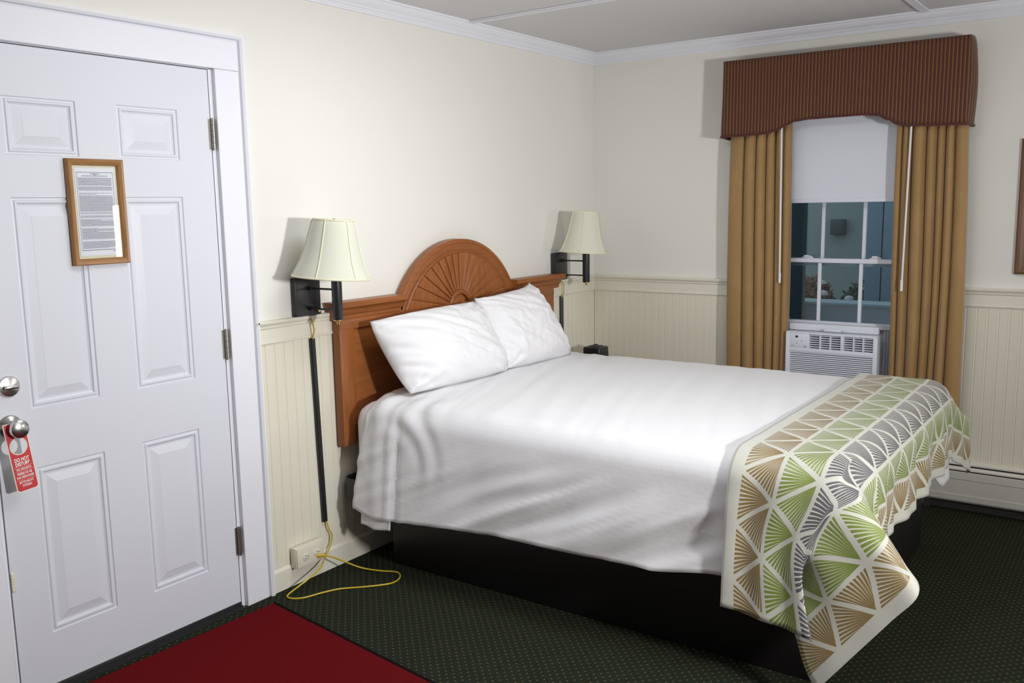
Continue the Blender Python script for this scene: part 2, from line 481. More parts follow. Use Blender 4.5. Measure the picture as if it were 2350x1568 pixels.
for z0, z1 in ((1.763, 1.870), (.990, 1.099), (.217, .326)):
    m = MB(); n = 5; hh = (z1-z0)/n
    for k in range(n): m.cyl((-2.7425, -.009, z0+k*hh+.001), (-2.7425, -.009, z0+(k+1)*hh-.001), .0068, 12)
    m.cyl((-2.7425, -.009, z0-.004), (-2.7425, -.009, z1+.004), .0042, 10)
    h = m.obj('hinge', M_hinge, dr); h['label'] = 'dull nickel hinge'
    MB().box(-2.756, -2.729, -.0035, -.0005, z0, z1).obj('hinge_leaf', M_hinge, h)
# deadbolt with thumb turn
m = MB().lathe([(.033, 0), (.033, .004), (.030, .008), (.010, .0125), (.0, .013)], (-3.541, 0, 1.021), (0, -1, 0), 40)
db = m.obj('deadbolt', M_metal, dr); db['label'] = 'round steel deadbolt rose with thumb turn'
MB().box(-3.562, -3.520, -.026, -.012, 1.015, 1.026, .004).obj('thumb_turn', M_metal, db)
# knob
KX, KZ = -3.549, .897
m = MB().lathe([(.036, 0), (.036, .003), (.031, .008), (.020, .013), (.0145, .020), (.0135, .034), (.016, .040), (.0245, .045), (.0285, .053), (.0290, .060), (.0265, .066), (.020, .0695), (.008, .0715), (0, .072)], (KX, 0, KZ), (0, -1, 0), 44)
kb = m.obj('door_knob', M_metal, dr); kb['label'] = 'round brushed steel door knob'
m = MB().box(-3.592, -3.580, -.003, 0, .375, .438, .001)
for k in range(6): m.box(-3.5915, -3.5805, -.0045, -.003, .379+k*.0098, .3845+k*.0098)
o = m.obj('latch_sticker', M_ivory, dr); o['label'] = 'small ribbed beige strip at the door edge'
m = MB().box(SX0, SX1, -.004, .03, .004, .024, .002); m.box(SX0, SX1, -.010, -.003, .003, .012)
o = m.obj('door_sweep', M_rubber, dr); o['label'] = 'black rubber sweep along the door bottom'

jm = MB()
jm.box(DX1-.006, DX1+.014, .0, .1, 0, DZ1); jm.box(DX0-.014, DX0+.003, 0, .1, 0, DZ1); jm.box(DX0-.014, DX1+.014, 0, .1, DZ1-.005, DZ1+.012)
struct(jm.obj('trim_7', M_trim, smooth=False), 'white door jamb')
cs = bpy.data.objects.new('trim_8', None); COL.objects.link(cs); struct(cs, 'white door casing with moulded outer edge')
C0, C1 = -2.729, -2.622
MB().box(C0, C1, -.019, 0, 0, 2.048, .002, 1).obj('casing_board', M_trim, cs)
MB().box(DX0-.014-.107, DX0-.011, -.019, 0, 0, 2.048, .002, 1).obj('casing_board', M_trim, cs)
MB().box(DX0-.014-.107, C1, -.020, 0, 2.0485, 2.154, .002, 1).obj('head_board', M_trim, cs)
band = [(0, 0), (.006, 0), (.009, .006), (.009, .010), (.016, .012), (.022, .014), (.028, .022), (.028, .028), (0, .028)]   # (out, across)
m = MB(); n = len(band)
xr, xl_, zt = C1, DX0-.121, 2.154
R = []
for sx, path in ((1, None),):
    P0 = [(xr+w-.006, -o-.0, 0) for o, w in band]; P1 = [(xr+w-.006, -o, zt+w-.006) for o, w in band]
    P2 = [(xl_-w+.006, -o, zt+w-.006) for o, w in band]; P3 = [(xl_-w+.006, -o, 0) for o, w in band]
    V = P0+P1+P2+P3
    fs = [tuple(range(n)), tuple(range(3*n, 4*n))]
    for sgm in range(3):
        fs += [(sgm*n+i, sgm*n+(i+1) % n, sgm*n+n+(i+1) % n, sgm*n+n+i) for i in range(n)]
    m.add(V, fs)
m.obj('back_band', M_trim, cs, smooth=False)
MB().box(DX0, DX1, -.022, .1, -.001, .003).obj('threshold', M_rubber, cs)

# ------------------------------------------------------------------ framed notice on the door
NX0, NX1, NZ0, NZ1, NY = -3.3065, -3.1125, 1.3735, 1.7135, -.001
nt = thing('framed_notice', ((NX0+NX1)/2, NY, NZ0), 'oak framed printed notice hanging on the white entry door', 'picture frame')
FWD, FD = .021, .020
def frame_rail(pts, dirn, mat, parent, rev):
    m = MB().prism(pts, 'y', NY, NY-FD)
    return m.obj('frame_rail', mat, parent, smooth=False)
def miter_rail(a, b, nrm, mat, parent, w, depth, plane='A', off=0):
    # a,b outer corners (2D), nrm inward normal; profiled, mitred
    prof = [(0, 0), (0, depth*.75), (w*.18, depth), (w*.45, depth*.92), (w*.80, depth*.70), (w, depth*.45), (w, 0)]
    a = Vector(a); b = Vector(b); t = (b-a).normalized(); nn = Vector(nrm)
    V0 = []; V1 = []
    for i, d in prof:
        p = a+nn*i+t*i; q = b+nn*i-t*i
        if plane == 'A': V0.append((p.x, off-d, p.y)); V1.append((q.x, off-d, q.y))
        else: V0.append((off-d, p.x, p.y)); V1.append((off-d, q.x, q.y))
    n = len(prof)
    m = MB().add(V0+V1, [tuple(range(n)), tuple(range(n, 2*n))] + [(i, (i+1) % n, n+(i+1) % n, n+i) for i in range(n)])
    return m.obj('frame_rail', mat, parent, smooth=False)
miter_rail((NX0, NZ0), (NX1, NZ0), (0, 1), M_oak_h, nt, FWD, FD, off=NY)
miter_rail((NX0, NZ1), (NX1, NZ1), (0, -1), M_oak_h, nt, FWD, FD, off=NY)
miter_rail((NX0, NZ0), (NX0, NZ1), (1, 0), M_oak, nt, FWD, FD, off=NY)
miter_rail((NX1, NZ0), (NX1, NZ1), (-1, 0), M_oak, nt, FWD, FD, off=NY)
MB().box(NX0+.015, NX1-.015, NY-.003, NY-.001, NZ0+.015, NZ1-.015).obj('mat_board', M_mat, nt)
ax0, ax1, az0, az1 = NX0+.029, NX1-.029, NZ0+.030, NZ1-.029
pa = MB().box(ax0, ax1, NY-.0042, NY-.003, az0, az1).obj('notice_sheet', M_paper, nt)
pr = MB(); yp = NY-.0045
def quad(x0, x1, z0, z1): pr.add([(x0, yp, z0), (x1, yp, z0), (x1, yp, z1), (x0, yp, z1)], [(0, 1, 2, 3)])
bx0, bx1, bz0, bz1 = ax0+.006, ax1-.005, az0+.017, az1-.013
for (p, q, r_, s_) in ((bx0, bx1, bz1-.0015, bz1), (bx0, bx1, bz0, bz0+.0018), (bx0, bx0+.0010, bz0, bz1), (bx1-.001, bx1, bz0, bz1)): quad(p, q, r_, s_)
hgt = bz1-bz0; mid = (bx0+bx1)/2
for dz, wd_ in ((.004, .032), (.0075, .012), (.0110, .088)):
    x = mid-wd_/2
    while x < mid+wd_/2:
        w = min(random.uniform(.003, .008), mid+wd_/2-x); quad(x, x+w, bz1-dz-.0018, bz1-dz); x += w+.0009
blocks = [(.07, .17), (.185, .235), (.265, .285), (.298, .50), (.515, .53), (.552, .58), (.60, .685), (.715, .86), (.885, .97)]
for b0, b1 in blocks:
    z = bz1-b0*hgt
    while z > bz1-b1*hgt:
        x = bx0+.004; end = bx1-.004-(random.uniform(.02, .07) if random.random() < .08 else random.uniform(0, .004))
        while x < end:
            w = min(random.uniform(.002, .008), end-x); quad(x, x+w, z-.0012, z); x += w+.0010
        z -= .0026
quad(bx1-.020, bx1-.002, bz0-.005, bz0-.0035)
o = pr.obj('printed_text', M_ink, nt, smooth=False, recalc=False); o['kind'] = 'stuff'
MB().add([(NX0+.018, NY-.0075, NZ0+.018), (NX1-.018, NY-.0075, NZ0+.018), (NX1-.018, NY-.0075, NZ1-.018), (NX0+.018, NY-.0075, NZ1-.018)], [(0, 1, 2, 3)]).obj('glass', M_fglass, nt, smooth=False)

# ------------------------------------------------------------------ door hanger sign
hx, hz = KX, KZ
hg = thing('door_hanger', (hx, -.04, hz), 'red do not disturb card hanging on the steel door knob', 'sign')
HW, HT, HB = .0335, -.010, -.226
HR, HCZ = .0245, -.085     # hole radius, hole centre (local z)
def hang_outline(gr):
    w = HW-gr; c = .006
    return [(-w+c, HB+gr), (w-c, HB+gr), (w, HB+gr+c), (w, HT-gr-c*.3), (w-c*.3, HT-gr), (-w+c*.3, HT-gr), (-w, HT-gr-c*.3), (-w, HB+gr+c)]
def ring_plate(outer, r, y0, y1):
    # plate with a round hole: angular sampling of the outer polygon
    N = 72; c = Vector((0, HCZ)); pts = []
    angs = sorted([2*PI*i/N for i in range(N)] + [math.atan2(q[1]-c.y, q[0]-c.x) % (2*PI) for q in outer]); N = len(angs)
    for a in angs:
        d = Vector((math.cos(a), math.sin(a))); best = 9
        for p, q in zip(outer, outer[1:]+outer[:1]):
            p = Vector(p)-c; e = Vector(q)-c-p; den = d.x*e.y-d.y*e.x
            if abs(den) < 1e-9: continue
            tt = (p.x*e.y-p.y*e.x)/den; ss = (p.x*d.y-p.y*d.x)/den
            if tt > 0 and -1e-6 <= ss <= 1+1e-6: best = min(best, tt)
        pts.append((c+d*best, c+d*r))
    V = []
    for yy in (y0, y1):
        V += [(o_.x, yy, o_.y) for o_, _ in pts] + [(i_.x, yy, i_.y) for _, i_ in pts]
    F = []
    for i in range(N):
        k = (i+1) % N
        F += [(i, k, N+k, N+i), (2*N+i, 3*N+i, 3*N+k, 2*N+k), (i, 2*N+i, 2*N+k, k), (N+i, N+k, 3*N+k, 3*N+i)]
    return MB().add(V, F)
tilt = Matrix.Translation((-3.5565, -.036, .926)) @ Matrix.Rotation(math.radians(-4), 4, 'X') @ Matrix.Rotation(math.radians(-5), 4, 'Y')
def place(o, parent):
    o.parent = parent; o.matrix_parent_inverse = Matrix.Translation(-parent.location); o.matrix_basis = tilt
c1 = ring_plate(hang_outline(0), HR, 0, -.0016).obj('card', M_cardedge); place(c1, hg)
c2 = ring_plate(hang_outline(.0028), HR+.0026, -.0016, -.0019).obj('red_face', M_red); place(c2, hg); c2['label'] = 'red printed face'
def text(body, size, loc, name, mat, bold=0.0):
    cu = bpy.data.curves.new(name, 'FONT'); cu.body = body; cu.size = size; cu.align_x = 'CENTER'; cu.align_y = 'CENTER'
    cu.offset = bold; cu.space_character = 1.0
    ob = bpy.data.objects.new(name, cu); COL.objects.link(ob)
    dg = bpy.context.evaluated_depsgraph_get(); dg.update()
    me = bpy.data.meshes.new_from_object(ob.evaluated_get(dg)); bpy.data.objects.remove(ob); bpy.data.curves.remove(cu)
    Mx = Matrix.Translation(loc) @ Matrix.Rotation(PI/2, 4, 'X') @ Matrix.Scale(.74, 4, (1, 0, 0))
    me.transform(Mx); me.materials.clear(); me.materials.append(mat)
    return link(name, me)
for body, size, z, b in (('DO NOT', .0150, -.127, .0006), ('DISTURB', .0150, -.1405, .0006), ('NO MOLESTE', .0100, -.1565, .0003),
                         ('PRI\u00c8RE DE NE', .0100, -.1705, .0003), ('PAS D\u00c9RANGER', .0100, -.1815, .0003), ('BITTE NICHT', .0100, -.197, .0003), ('ST\u00d6REN', .0100, -.208, .0003)):
    o = text(body, size, (0.0, -.0021, z), 'lettering', M_white_ink, b); place(o, hg)
for z in (-.1495, -.1635, -.1895):
    o = MB().box(-.028, .028, -.0019, -.0021, z, z+.0006).obj('printed_rule', M_white_ink); place(o, hg)

# ------------------------------------------------------------------ headboard
HX, HXR = -1.383, .0
hb = thing('headboard', (HX, -.0, .53), 'cherry wood headboard with carved sunburst arch behind the pillows', 'headboard')
L0, L1 = -2.212, -.545
FY = -.058
MB().box(L0+.006, L1-.006, -.0145, -.048, .535, 1.07).obj('back_panel', M_cherry_h, hb)
for a, b in ((L0, L0+.085), (L1-.085, L1)):
    MB().box(a, b, -.0145, FY, .53, 1.075, .004).obj('stile', M_cherry, hb)
MB().box(L0+.086, L1-.086, -.0145, FY, .53, .60, .003).obj('bottom_rail', M_cherry_h, hb)
MB().box(L0+.002, L1-.002, -.0145, FY-.002, 1.035, 1.078, .003).obj('top_rail', M_cherry_h, hb)
AC_, RO, RI = .886, .500, .436      # arch centre z, outer and inner radius
def cornice(xa, xb, end_a, end_b):
    # crown profile in (out,z); the open end steps outwards too
    pr_ = [(.060, 1.076), (.062, 1.084), (.062, 1.096), (.068, 1.100), (.070, 1.106), (.074, 1.118), (.084, 1.128), (.090, 1.132), (.090, 1.150), (.088, 1.154)]
    m = MB(); V0 = []; V1 = []
    back = [(.0145, 1.154), (.0145, 1.076)]
    for o, z in pr_+back:
        e = max(0, o-.058) if (o, z) not in back else (max(0, .088-.058) if z > 1.1 else 0)
        V0.append((xa-(e if end_a else 0), -o, z)); V1.append((xb+(e if end_b else 0), -o, z))
    n = len(V0)
    m.add(V0+V1, [tuple(range(n)), tuple(range(n, 2*n))] + [(i, (i+1) % n, n+(i+1) % n, n+i) for i in range(n)])
    return m.obj('cornice', M_cherry_h, hb, smooth=False)
xa_arch = math.sqrt(RO**2-(1.115-AC_)**2)
cornice(L0-.012, HX-xa_arch+.012, True, False)
cornice(HX+xa_arch-.012, L1+.045, False, True)
# arch moulding: sweep of a profile (radius, out)
apro = [(RI-.004, .0145), (RI-.004, .050), (RI+.004, .056), (RI+.010, .051), (RI+.018, .058), (RI+.036, .062), (RI+.044, .058), (RI+.048, .062), (RI+.056, .062), (RO, .056), (RO+.001, .0145)]
zb = 1.03; N = 64; m = MB(); V = []
for i in range(N+1):
    for r, o in apro:
        a0 = math.asin((zb-AC_)/r); a = a0+(PI-2*a0)*i/N
        V.append((HX+r*math.cos(a), -o, AC_+r*math.sin(a)))
n = len(apro)
F = [(i*n+k, i*n+(k+1) % n, (i+1)*n+(k+1) % n, (i+1)*n+k) for i in range(N) for k in range(n)] + [tuple(range(n)), tuple(range(N*n, N*n+n))]
m.add(V, F).obj('arch_moulding', M_cherry_h, hb)
# carved fan: wedges from a hub
HC = Vector((HX-.005, 1.052)); NW = 16; r0 = .088; zb = 1.053
# backing disc
poly = []
a0 = math.asin((zb-AC_)/(RI+.003))
for i in range(33):
    a = a0+(PI-2*a0)*i/32; poly.append((HX+(RI+.003)*math.cos(a), AC_+(RI+.003)*math.sin(a)))
MB().prism(poly, 'y', -.0145, -.040).obj('fan_backing', M_cherry_h, hb, smooth=False)
def ray_to_arch(ang, R_):
    d = Vector((math.cos(ang), math.sin(ang))); oc = HC-Vector((HX, AC_)); b = oc.dot(d); c = oc.length_squared-R_*R_
    return -b+math.sqrt(b*b-c)
for w in range(NW):
    a, b = PI*w/NW, PI*(w+1)/NW; g = .0025
    K = 3; fr = []; 
    for i in range(K+1):
        an = a+(b-a)*i/K
        Lr = ray_to_arch(an, RI-.004)
        d = Vector((math.cos(an), math.sin(an))); nn = Vector((-d.y, d.x)); sh = g*(1-2*i/K)*.35
        hgt_ = .0525 if (i in (1, 2)) else (.050 if i == (0 if an < PI/2 else K) else .0465)
        p0 = HC+d*r0+nn*sh; p1 = HC+d*Lr+nn*sh
        fr.append((p0, p1, hgt_))
    V = []; 
    for p0, p1, h in fr: V += [(p0.x, -h, p0.y), (p1.x, -h, p1.y), (p0.x, -.0385, p0.y), (p1.x, -.0385, p1.y)]
    F = []
    for i in range(K): F += [(4*i, 4*i+1, 4*i+5, 4*i+4), (4*i+1, 4*i+3, 4*i+7, 4*i+5), (4*i, 4*i+4, 4*i+6, 4*i+2)]
    F += [(0, 2, 3, 1), (4*K, 4*K+1, 4*K+3, 4*K+2)]
    MB().add(V, F).obj('fan_petal', M_cherry, hb, smooth=False)
for nm, pf in (('hub_ring', [(.066, .039), (.066, .056), (.072, .060), (.079, .060), (.086, .054), (.086, .039)]), ('hub', [(.0, .058), (.03, .0575), (.052, .054), (.0625, .047), (.0625, .039), (0, .039)])):
    V = []; N = 32; n = len(pf)
    for i in range(N+1):
        a = PI*i/N
        for r, o in pf: V.append((HC.x+r*math.cos(a), -o, HC.y+r*math.sin(a)))
    F = [(i*n+k, i*n+(k+1) % n, (i+1)*n+(k+1) % n, (i+1)*n+k) for i in range(N) for k in range(n)] + [tuple(range(n)), tuple(range(N*n, N*n+n))]
    MB().add(V, F).obj(nm, M_cherry_h, hb)

# ------------------------------------------------------------------ bed base, mattress
BX0, BX1, BY0, BY1 = -2.186, -.620, -.063, -2.095
bd = thing('platform_bed', (-1.36, -1.1, 0), 'black box bed platform with a dark metal bracket under the white sheets', 'bed')
MB().box(-2.085, -.635, -.196, -2.06, 0, .315, .004).obj('platform', M_platform, bd)
MB().box(-2.075, -.645, -.170, -2.05, .315, .327, .003).obj('platform_top', M_platform, bd)
# retaining bracket: rounded band round the head corner of the mattress
m = MB(); pth = []
for i in range(9):
    a = PI/2+ (PI/2)*i/8
    pth.append((-2.160+.045*math.cos(a), -.072+.045*math.sin(a)))
pth = [(-2.06, -.027)] + pth + [(-2.205, -.24)]
P = []
for i, (px, py) in enumerate(pth):
    a = Vector(pth[max(i-1, 0)]); b = Vector(pth[min(i+1, len(pth)-1)]); t = (b-a).normalized(); nn = Vector((t.y, -t.x))*.004
    P.append([(px+nn.x, py+nn.y, .312), (px+nn.x, py+nn.y, .392), (px-nn.x, py-nn.y, .392), (px-nn.x, py-nn.y, .312), (px+nn.x, py+nn.y, .312)])
m.grid(P).obj('mattress_bracket', M_rail_metal, bd)
MB().box(-2.200, -2.0, -.215, -.235, .316, .327, .002).obj('bracket_arm', M_rail_metal, bd)

m = MB().box(BX0, BX1, BY1, BY0, .329, .722, .09, 8)
mt = m.obj('mattress', M_mattress); tag(mt, 'mattress in a white fitted sheet bared at the headboard corner', 'mattress')

# ------------------------------------------------------------------ top sheet
ZT = .736
HEM = [(-.13, .272), (-.25, .245), (-.36, .250), (-.45, .262), (-.55, .272), (-.70, .285), (-.95, .297), (-1.18, .303), (-1.5, .305), (-1.75, .338), (-2.1, .35), (-2.4, .37)]
XN, XF, RN = -2.098, -.700, .095
def near_prof(s, zt=ZT, slope=.13, rn=RN, xn=XN):
    # s grows towards the near (-x) side; s = -x on the top
    e = s+xn
    if e <= 0: return -s, zt, Vector((0, 0, 1))
    L = rn*PI/2*.94
    if e < L:
        a = e/rn; return xn-rn*math.sin(a), zt-rn*(1-math.cos(a)), Vector((-math.sin(a), 0, math.cos(a)))
    a = L/rn; x0, z0 = xn-rn*math.sin(a), zt-rn*(1-math.cos(a))
    d = e-L
    return x0-slope*d, z0-d*math.sqrt(1-slope**2), Vector((-1, 0, slope)).normalized()
def far_prof(s, zt=ZT):
    e = XF+s; e = -(s - (-XF))
    if e <= 0: return -s, zt, Vector((0, 0, 1))
    L = RN*PI/2
    if e < L:
        a = e/RN; return XF+RN*math.sin(a), zt-RN*(1-math.cos(a)), Vector((math.sin(a), 0, math.cos(a)))
    return XF+RN, zt-RN-(e-L), Vector((1, 0, 0))
YF, RF = -2.055, .085
def foot_prof(w, y0):
    # w distance from the head edge y0 along the sheet; returns y, dz, normal
    e = w-(y0-YF)
    if e <= 0: return y0-w, 0.0, 0.0
    L = RF*PI/2
    if e < L:
        a = e/RF; return YF-RF*math.sin(a), -RF*(1-math.cos(a)), math.sin(a)
    return YF-RF-.03*(e-L), -RF-(e-L), 1.0
def fold(x, k): return math.exp(-(x/k)**2)
def sheet_disp(y, s, z, hang):
    h = 0.0
    n1 = noise.noise(Vector((s*1.2, y*1.6, 2.3)))
    if hang <= 0:
        # long soft creases running across the top, stronger near the pillows
        d = y*.95 + s*.30 + .05*n1
        h += .0035*noise.noise(Vector((s*1.1, d*13, 5)))*(1+1.6*sm(-.75, -.2, y))
        h += .0022*noise.noise(Vector((s*1.6, d*30, 9)))*(.6+sm(-.9, -.25, y))
        h += .004*n1
    k = sm(-.02, .16, hang)
    if hang > -.15:
        kk = sm(-.15, .05, hang)
        # diagonal drag folds on the near side, rising towards the foot
        d = z*1.0 + y*.46
        drag = noise.noise(Vector((d*13+1.3*n1, y*.9, 1.7)))
        low = sm(.06, .30, hang)
        rid = .45-abs(noise.noise(Vector((d*11+1.1*n1+4, y*.8, 3.1))))*1.9
        h += .010*rid*low*sm(-.55, -1.1, y)
        h += .025*(drag if drag < 0 else drag*.8)*low*(.35+.65*sm(-.45, -1.0, y))*kk
        h += .008*noise.noise(Vector((d*30, y*1.5, 8)))*low
        # corner near the head: falling pleats
        c = sm(-.62, -.28, y)
        fan = (y+.16)/(.30+.55*max(0, hang))
        h += c*kk*(.009*fold(y+.325-.02*hang+.01*n1, .020) - .013*fold(y+.366-.03*hang+.01*n1, .011)*sm(.05, .2, hang) + .007*fold(y+.235+.05*hang, .035))
        h += c*.0065*math.sin(fan*15+3*n1)*fold(hang+.01, .11)
        arcq = math.hypot(y+.30, (z-.50)*1.1)
        h += .006*math.sin(arcq*62+2.5*n1)*fold(arcq-.24, .10)*sm(-.75, -.40, y)*sm(.35, .55, z)
        h += .005*noise.noise(Vector((y*6, z*2.6, 3)))*k
    return h
Y0S = -.150
NS, NWv = 150, 150
wmax = (Y0S-YF)+RF*PI/2+.185
P = []; UV = []
for i in range(NS+1):
    row = []
    for j in range(NWv+1):
        u0 = 2.3+(.3-2.3)*(1-i/NS); fw_ = j/NWv; w = (wmax+.15*sm(1.05, .70, u0))*fw_
        # s range: far hem .22 .. near hem
        y_, dz, fn = foot_prof(w, Y0S + .0)
        hemz = sample([(-a, b) for a, b in HEM], -min(y_, -.15))
        s_near = -XN + RN*PI/2*.94 + max(.02, (ZT-RN-hemz))*1.0
        s_far = -XF-RN*PI/2-.30
        u = i/NS
        s = s_far+(s_near-s_far)*u
        if fn > 0: s = max(min(s, 2.16-.0), .52) if False else s
        if s > 1.3: x_, z_, nv = near_prof(s, slope=.13-.09*sm(-1.35, -1.80, y_))
        else: x_, z_, nv = far_prof(s)
        hang = (s+XN-.06) if s > 1.3 else -1
        if fn > 0:      # over the foot: pull hanging parts together so the corner closes like an envelope
            if s > 1.3: x_ = max(x_, XN-RN-.005) ; 
            z_ = min(z_, ZT+dz) if abs(z_-ZT) > 1e-6 else ZT+dz
            if z_ < .30: z_ = .30+ (z_-.30)*.1
            nv = (nv*(1-fn)+Vector((0, -1, 0))*fn).normalized()
        # skewed head edge on top, falling free at the corner
        yy = y_
        if s > 2.0: yy += (.025*sm(.15, .5, s-2.1)-.025*sm(0, .10, s-2.03)*sm(.35, .1, s-2.03))*sm(-.5, -.15, y_)
        crown_ = .010*math.sin(PI*max(0, min(1, (s-.6)/1.5)))*(1-fn)
        bulge = 0; ru_ = 1-.85*sm(-1.64, -1.78, y_)
        h = sheet_disp(yy, s, z_, hang)*(1-fn)*ru_ + .006*noise.noise(Vector((s*4, z_*6, 1)))*fn
        p = Vector((x_, yy, z_+crown_+bulge)) + nv*(h+.007)
        kc = sm(1.93, 2.10, s)*sm(-1.72, -1.98, y_)
        p += Vector((.030*kc, .028*kc*fn, -.022*kc*max(fn, sm(2.0, 2.06, s)*.6)))
        row.append(p); UV.append((s, yy))
    P.append(row)
m = MB().grid(P)
sh = m.obj('top_sheet', M_sheet, None, True, UV, recalc=False)
tag(sh, 'white striped top sheet covering the bed and hanging over its side', 'sheet')
md = sh.modifiers.new('thickness', 'SOLIDIFY'); md.thickness = .003; md.offset = 0
# folded-back hem strip showing below the sheet at the head corner
P = []; UV = []
for i in range(19):
    row = []
    y = -.165-.165*i/18
    for j in range(9):
        z = .30-(.090-.010*abs(i-9)/9)*j/8
        x_ = XN-.098-.13*(.637-z)+.003*math.sin(i*.5)+.010
        row.append((x_, y, z)); UV.append((y, z))
    P.append(row)
uh = MB().grid(P).obj('sheet_under_layer', M_sheet, sh, True, UV, recalc=False)
uh.modifiers.new('thickness', 'SOLIDIFY').thickness = .003

# ------------------------------------------------------------------ pillows
def pillow(name, TL, TR, BL, BR, T, label, seed, fold_side, tb):
    TL, TR, BL, BR = map(Vector, (TL, TR, BL, BR)); n = 56
    V = []; F = []; idx = {}
    ctr = (TL+TR+BL+BR)/4
    nrm = (TR-TL).cross(BL-TL).normalized()
    if nrm.y > 0: nrm = -nrm
    for side in (0, 1):
        for i in range(n+1):
            for j in range(n+1):
                u = -1+2*i/n; v = -1+2*j/n
                # concave edges between ear-like corners
                uu = u*(1+.012*(1-v*v)*u*u-.035*(abs(v)**10)*(u*u)); vv = v*(1+(tb if v > 0 else .045)*(1-u**4)*v*v)
                ear = (.022 if not (fold_side and u > 0 and v > 0) else .075)*(abs(u)*abs(v))**9
                uu += math.copysign(ear*.5, u); vv += math.copysign(ear, v)
                a, b = (uu+1)/2, (vv+1)/2
                p = (BL*(1-a)+BR*a)*(1-b)+(TL*(1-a)+TR*a)*b
                t = max(0, (1-abs(u)**2.7))**.55*max(0, (1-abs(v)**2.7))**.55
                k = T*t*(.62 if side == 0 else .42)
                r = max(abs(u), abs(v))
                cu, cv = (u-math.copysign(1, u)), (v-math.copysign(1, v)); ca = math.atan2(cv, cu); cr = math.hypot(cu, cv)
                wr_ = .014*math.sin(ca*11+seed)*math.exp(-(cr/.42)**2)*sm(0, .25, t)
                wr_ += .016*noise.noise(Vector((u*1.3+seed, v*1.5, seed)))*t
                q_ = u*.8+v*.9
                wr_ += .013*noise.noise(Vector((q_*7+seed, (u-v)*1.6, seed*2)))*sm(.05, .5, t)
                wr_ += .006*noise.noise(Vector((u*9, v*4+seed, 7)))*t
                if side == 0 and fold_side:
                    wr_ -= .022*fold((u-fold_side*.86)+.18*math.sin(v*2.5), .08)*(1-v*v)*t
                    wr_ += .014*fold((u-fold_side*.66)+.12*math.sin(v*3.3), .07)*(1-v*v)*t
                sgn = 1 if side == 0 else -1
                q = p + nrm*sgn*(k+(wr_ if side == 0 else 0))
                idx[side, i, j] = len(V); V.append(q)
        for i in range(n):
            for j in range(n):
                f = (idx[side, i, j], idx[side, i+1, j], idx[side, i+1, j+1], idx[side, i, j+1])
                F.append(f if side == 0 else f[::-1])
    bm = bmesh.new(); vs = [bm.verts.new(p) for p in V]
    for f in F: bm.faces.new([vs[i] for i in f])
    bmesh.ops.remove_doubles(bm, verts=bm.verts, dist=.0008)
    m = MB(); m._bm(bm)
    o = m.obj(name, M_pillow, None, True); return tag(o, label, 'pillow')
pillow('pillow', (-2.125, -.145, 1.065), (-1.412, -.160, 1.085), (-2.050, -.290, .762), (-1.355, -.312, .757), .20,
       'plump white pillow nearer the entry door, leaning on the headboard', 1.3, 0, .035)
pillow('pillow', (-1.402, -.145, 1.098), (-.915, -.150, 1.128), (-1.365, -.300, .762), (-.790, -.315, .756), .185,
       'white pillow nearer the window, one corner pointing up', 4.1, -1, -.045)

# ------------------------------------------------------------------ bed runner
def cr_interp(xs, vals, x):
    n = len(xs)
    if x <= xs[0]: i = 0
    elif x >= xs[-1]: i = n-2
    else:
        i = max(k for k in range(n-1) if xs[k] <= x)
    x0, x1 = xs[i], xs[i+1]; h = x1-x0; t = (x-x0)/h
    def slope(k):
        if k == 0: return (vals[1]-vals[0])/(xs[1]-xs[0])
        if k == n-1: return (vals[-1]-vals[-2])/(xs[-1]-xs[-2])
        a = (vals[k]-vals[k-1])/(xs[k]-xs[k-1]); b = (vals[k+1]-vals[k])/(xs[k+1]-xs[k])
        return (a*(xs[k+1]-xs[k])+b*(xs[k]-xs[k-1]))/(xs[k+1]-xs[k-1])
    m0, m1 = slope(i), slope(i+1)
    return vals[i]*(2*t**3-3*t**2+1)+m0*(h*(t**3-2*t**2+t))+vals[i+1]*(-2*t**3+3*t**2)+m1*(h*(t**3-t**2))
TCOL = [0, .04, .165, .25, .29, .325, .337, .350, .415, .54, .665, .70]
SROW = [.25, .36, .46, .57, .66, .80, 1.1, 1.4, 1.7, 1.87, 1.96, 2.05, 2.138, 2.225, 2.305, 2.39, 2.48, 2.57, 2.665]
ZR = .762
def reg(s, t):
    # regular drape: top + foot fall, top + side falls
    y0 = -1.775
    w = t*1.01
    e = (y0-w) - (YF-.012)
    if e >= 0: y, dz = y0-w, 0
    else:
        e = -e; L = .095*PI/2
        if e < L: a = e/.095; y, dz = YF-.012-.095*math.sin(a), -.095*(1-math.cos(a))
        else: y, dz = YF-.012-.095-.05*(e-L), -.095-(e-L)*.92
    if s > 1.3: x, z, _ = near_prof(s, ZR, .10, .112, XN-.002)
    else:
        x, z, _ = far_prof(s, ZR); x += .014
    zz = z
    if dz < 0: zz = ZR+dz + (z-ZR)*max(0, 1+dz*2.2)
    return Vector((x, y, zz))
eu = Vector((0, .60, -.80)); et = Vector((0, -.76, -.62)); A3 = Vector((-2.195, -2.166, .643))
CP = []
TAB = {.350: ((-2.05, -2.112, .744), (-2.146, -2.114, .730), (-2.200, -2.116, .684)), .415: ((-2.05, -2.150, .668), (-2.120, -2.158, .668), (-2.185, -2.166, .662)),
       .54: ((-2.02, -2.18, .545), (-2.095, -2.20, .550), (-2.170, -2.248, .567)),
       .665: ((-2.02, -2.225, .435), (-2.09, -2.25, .445), (-2.16, -2.310, .475)), .70: ((-2.02, -2.235, .40), (-2.09, -2.26, .412), (-2.15, -2.328, .447))}
def YE(s): return cr_interp([2.05, 2.138, 2.225, 2.305, 2.39, 2.48, 2.57, 2.665], [-2.106, -2.108, -2.100, -2.075, -2.038, -2.030, -2.045, -2.070], s)
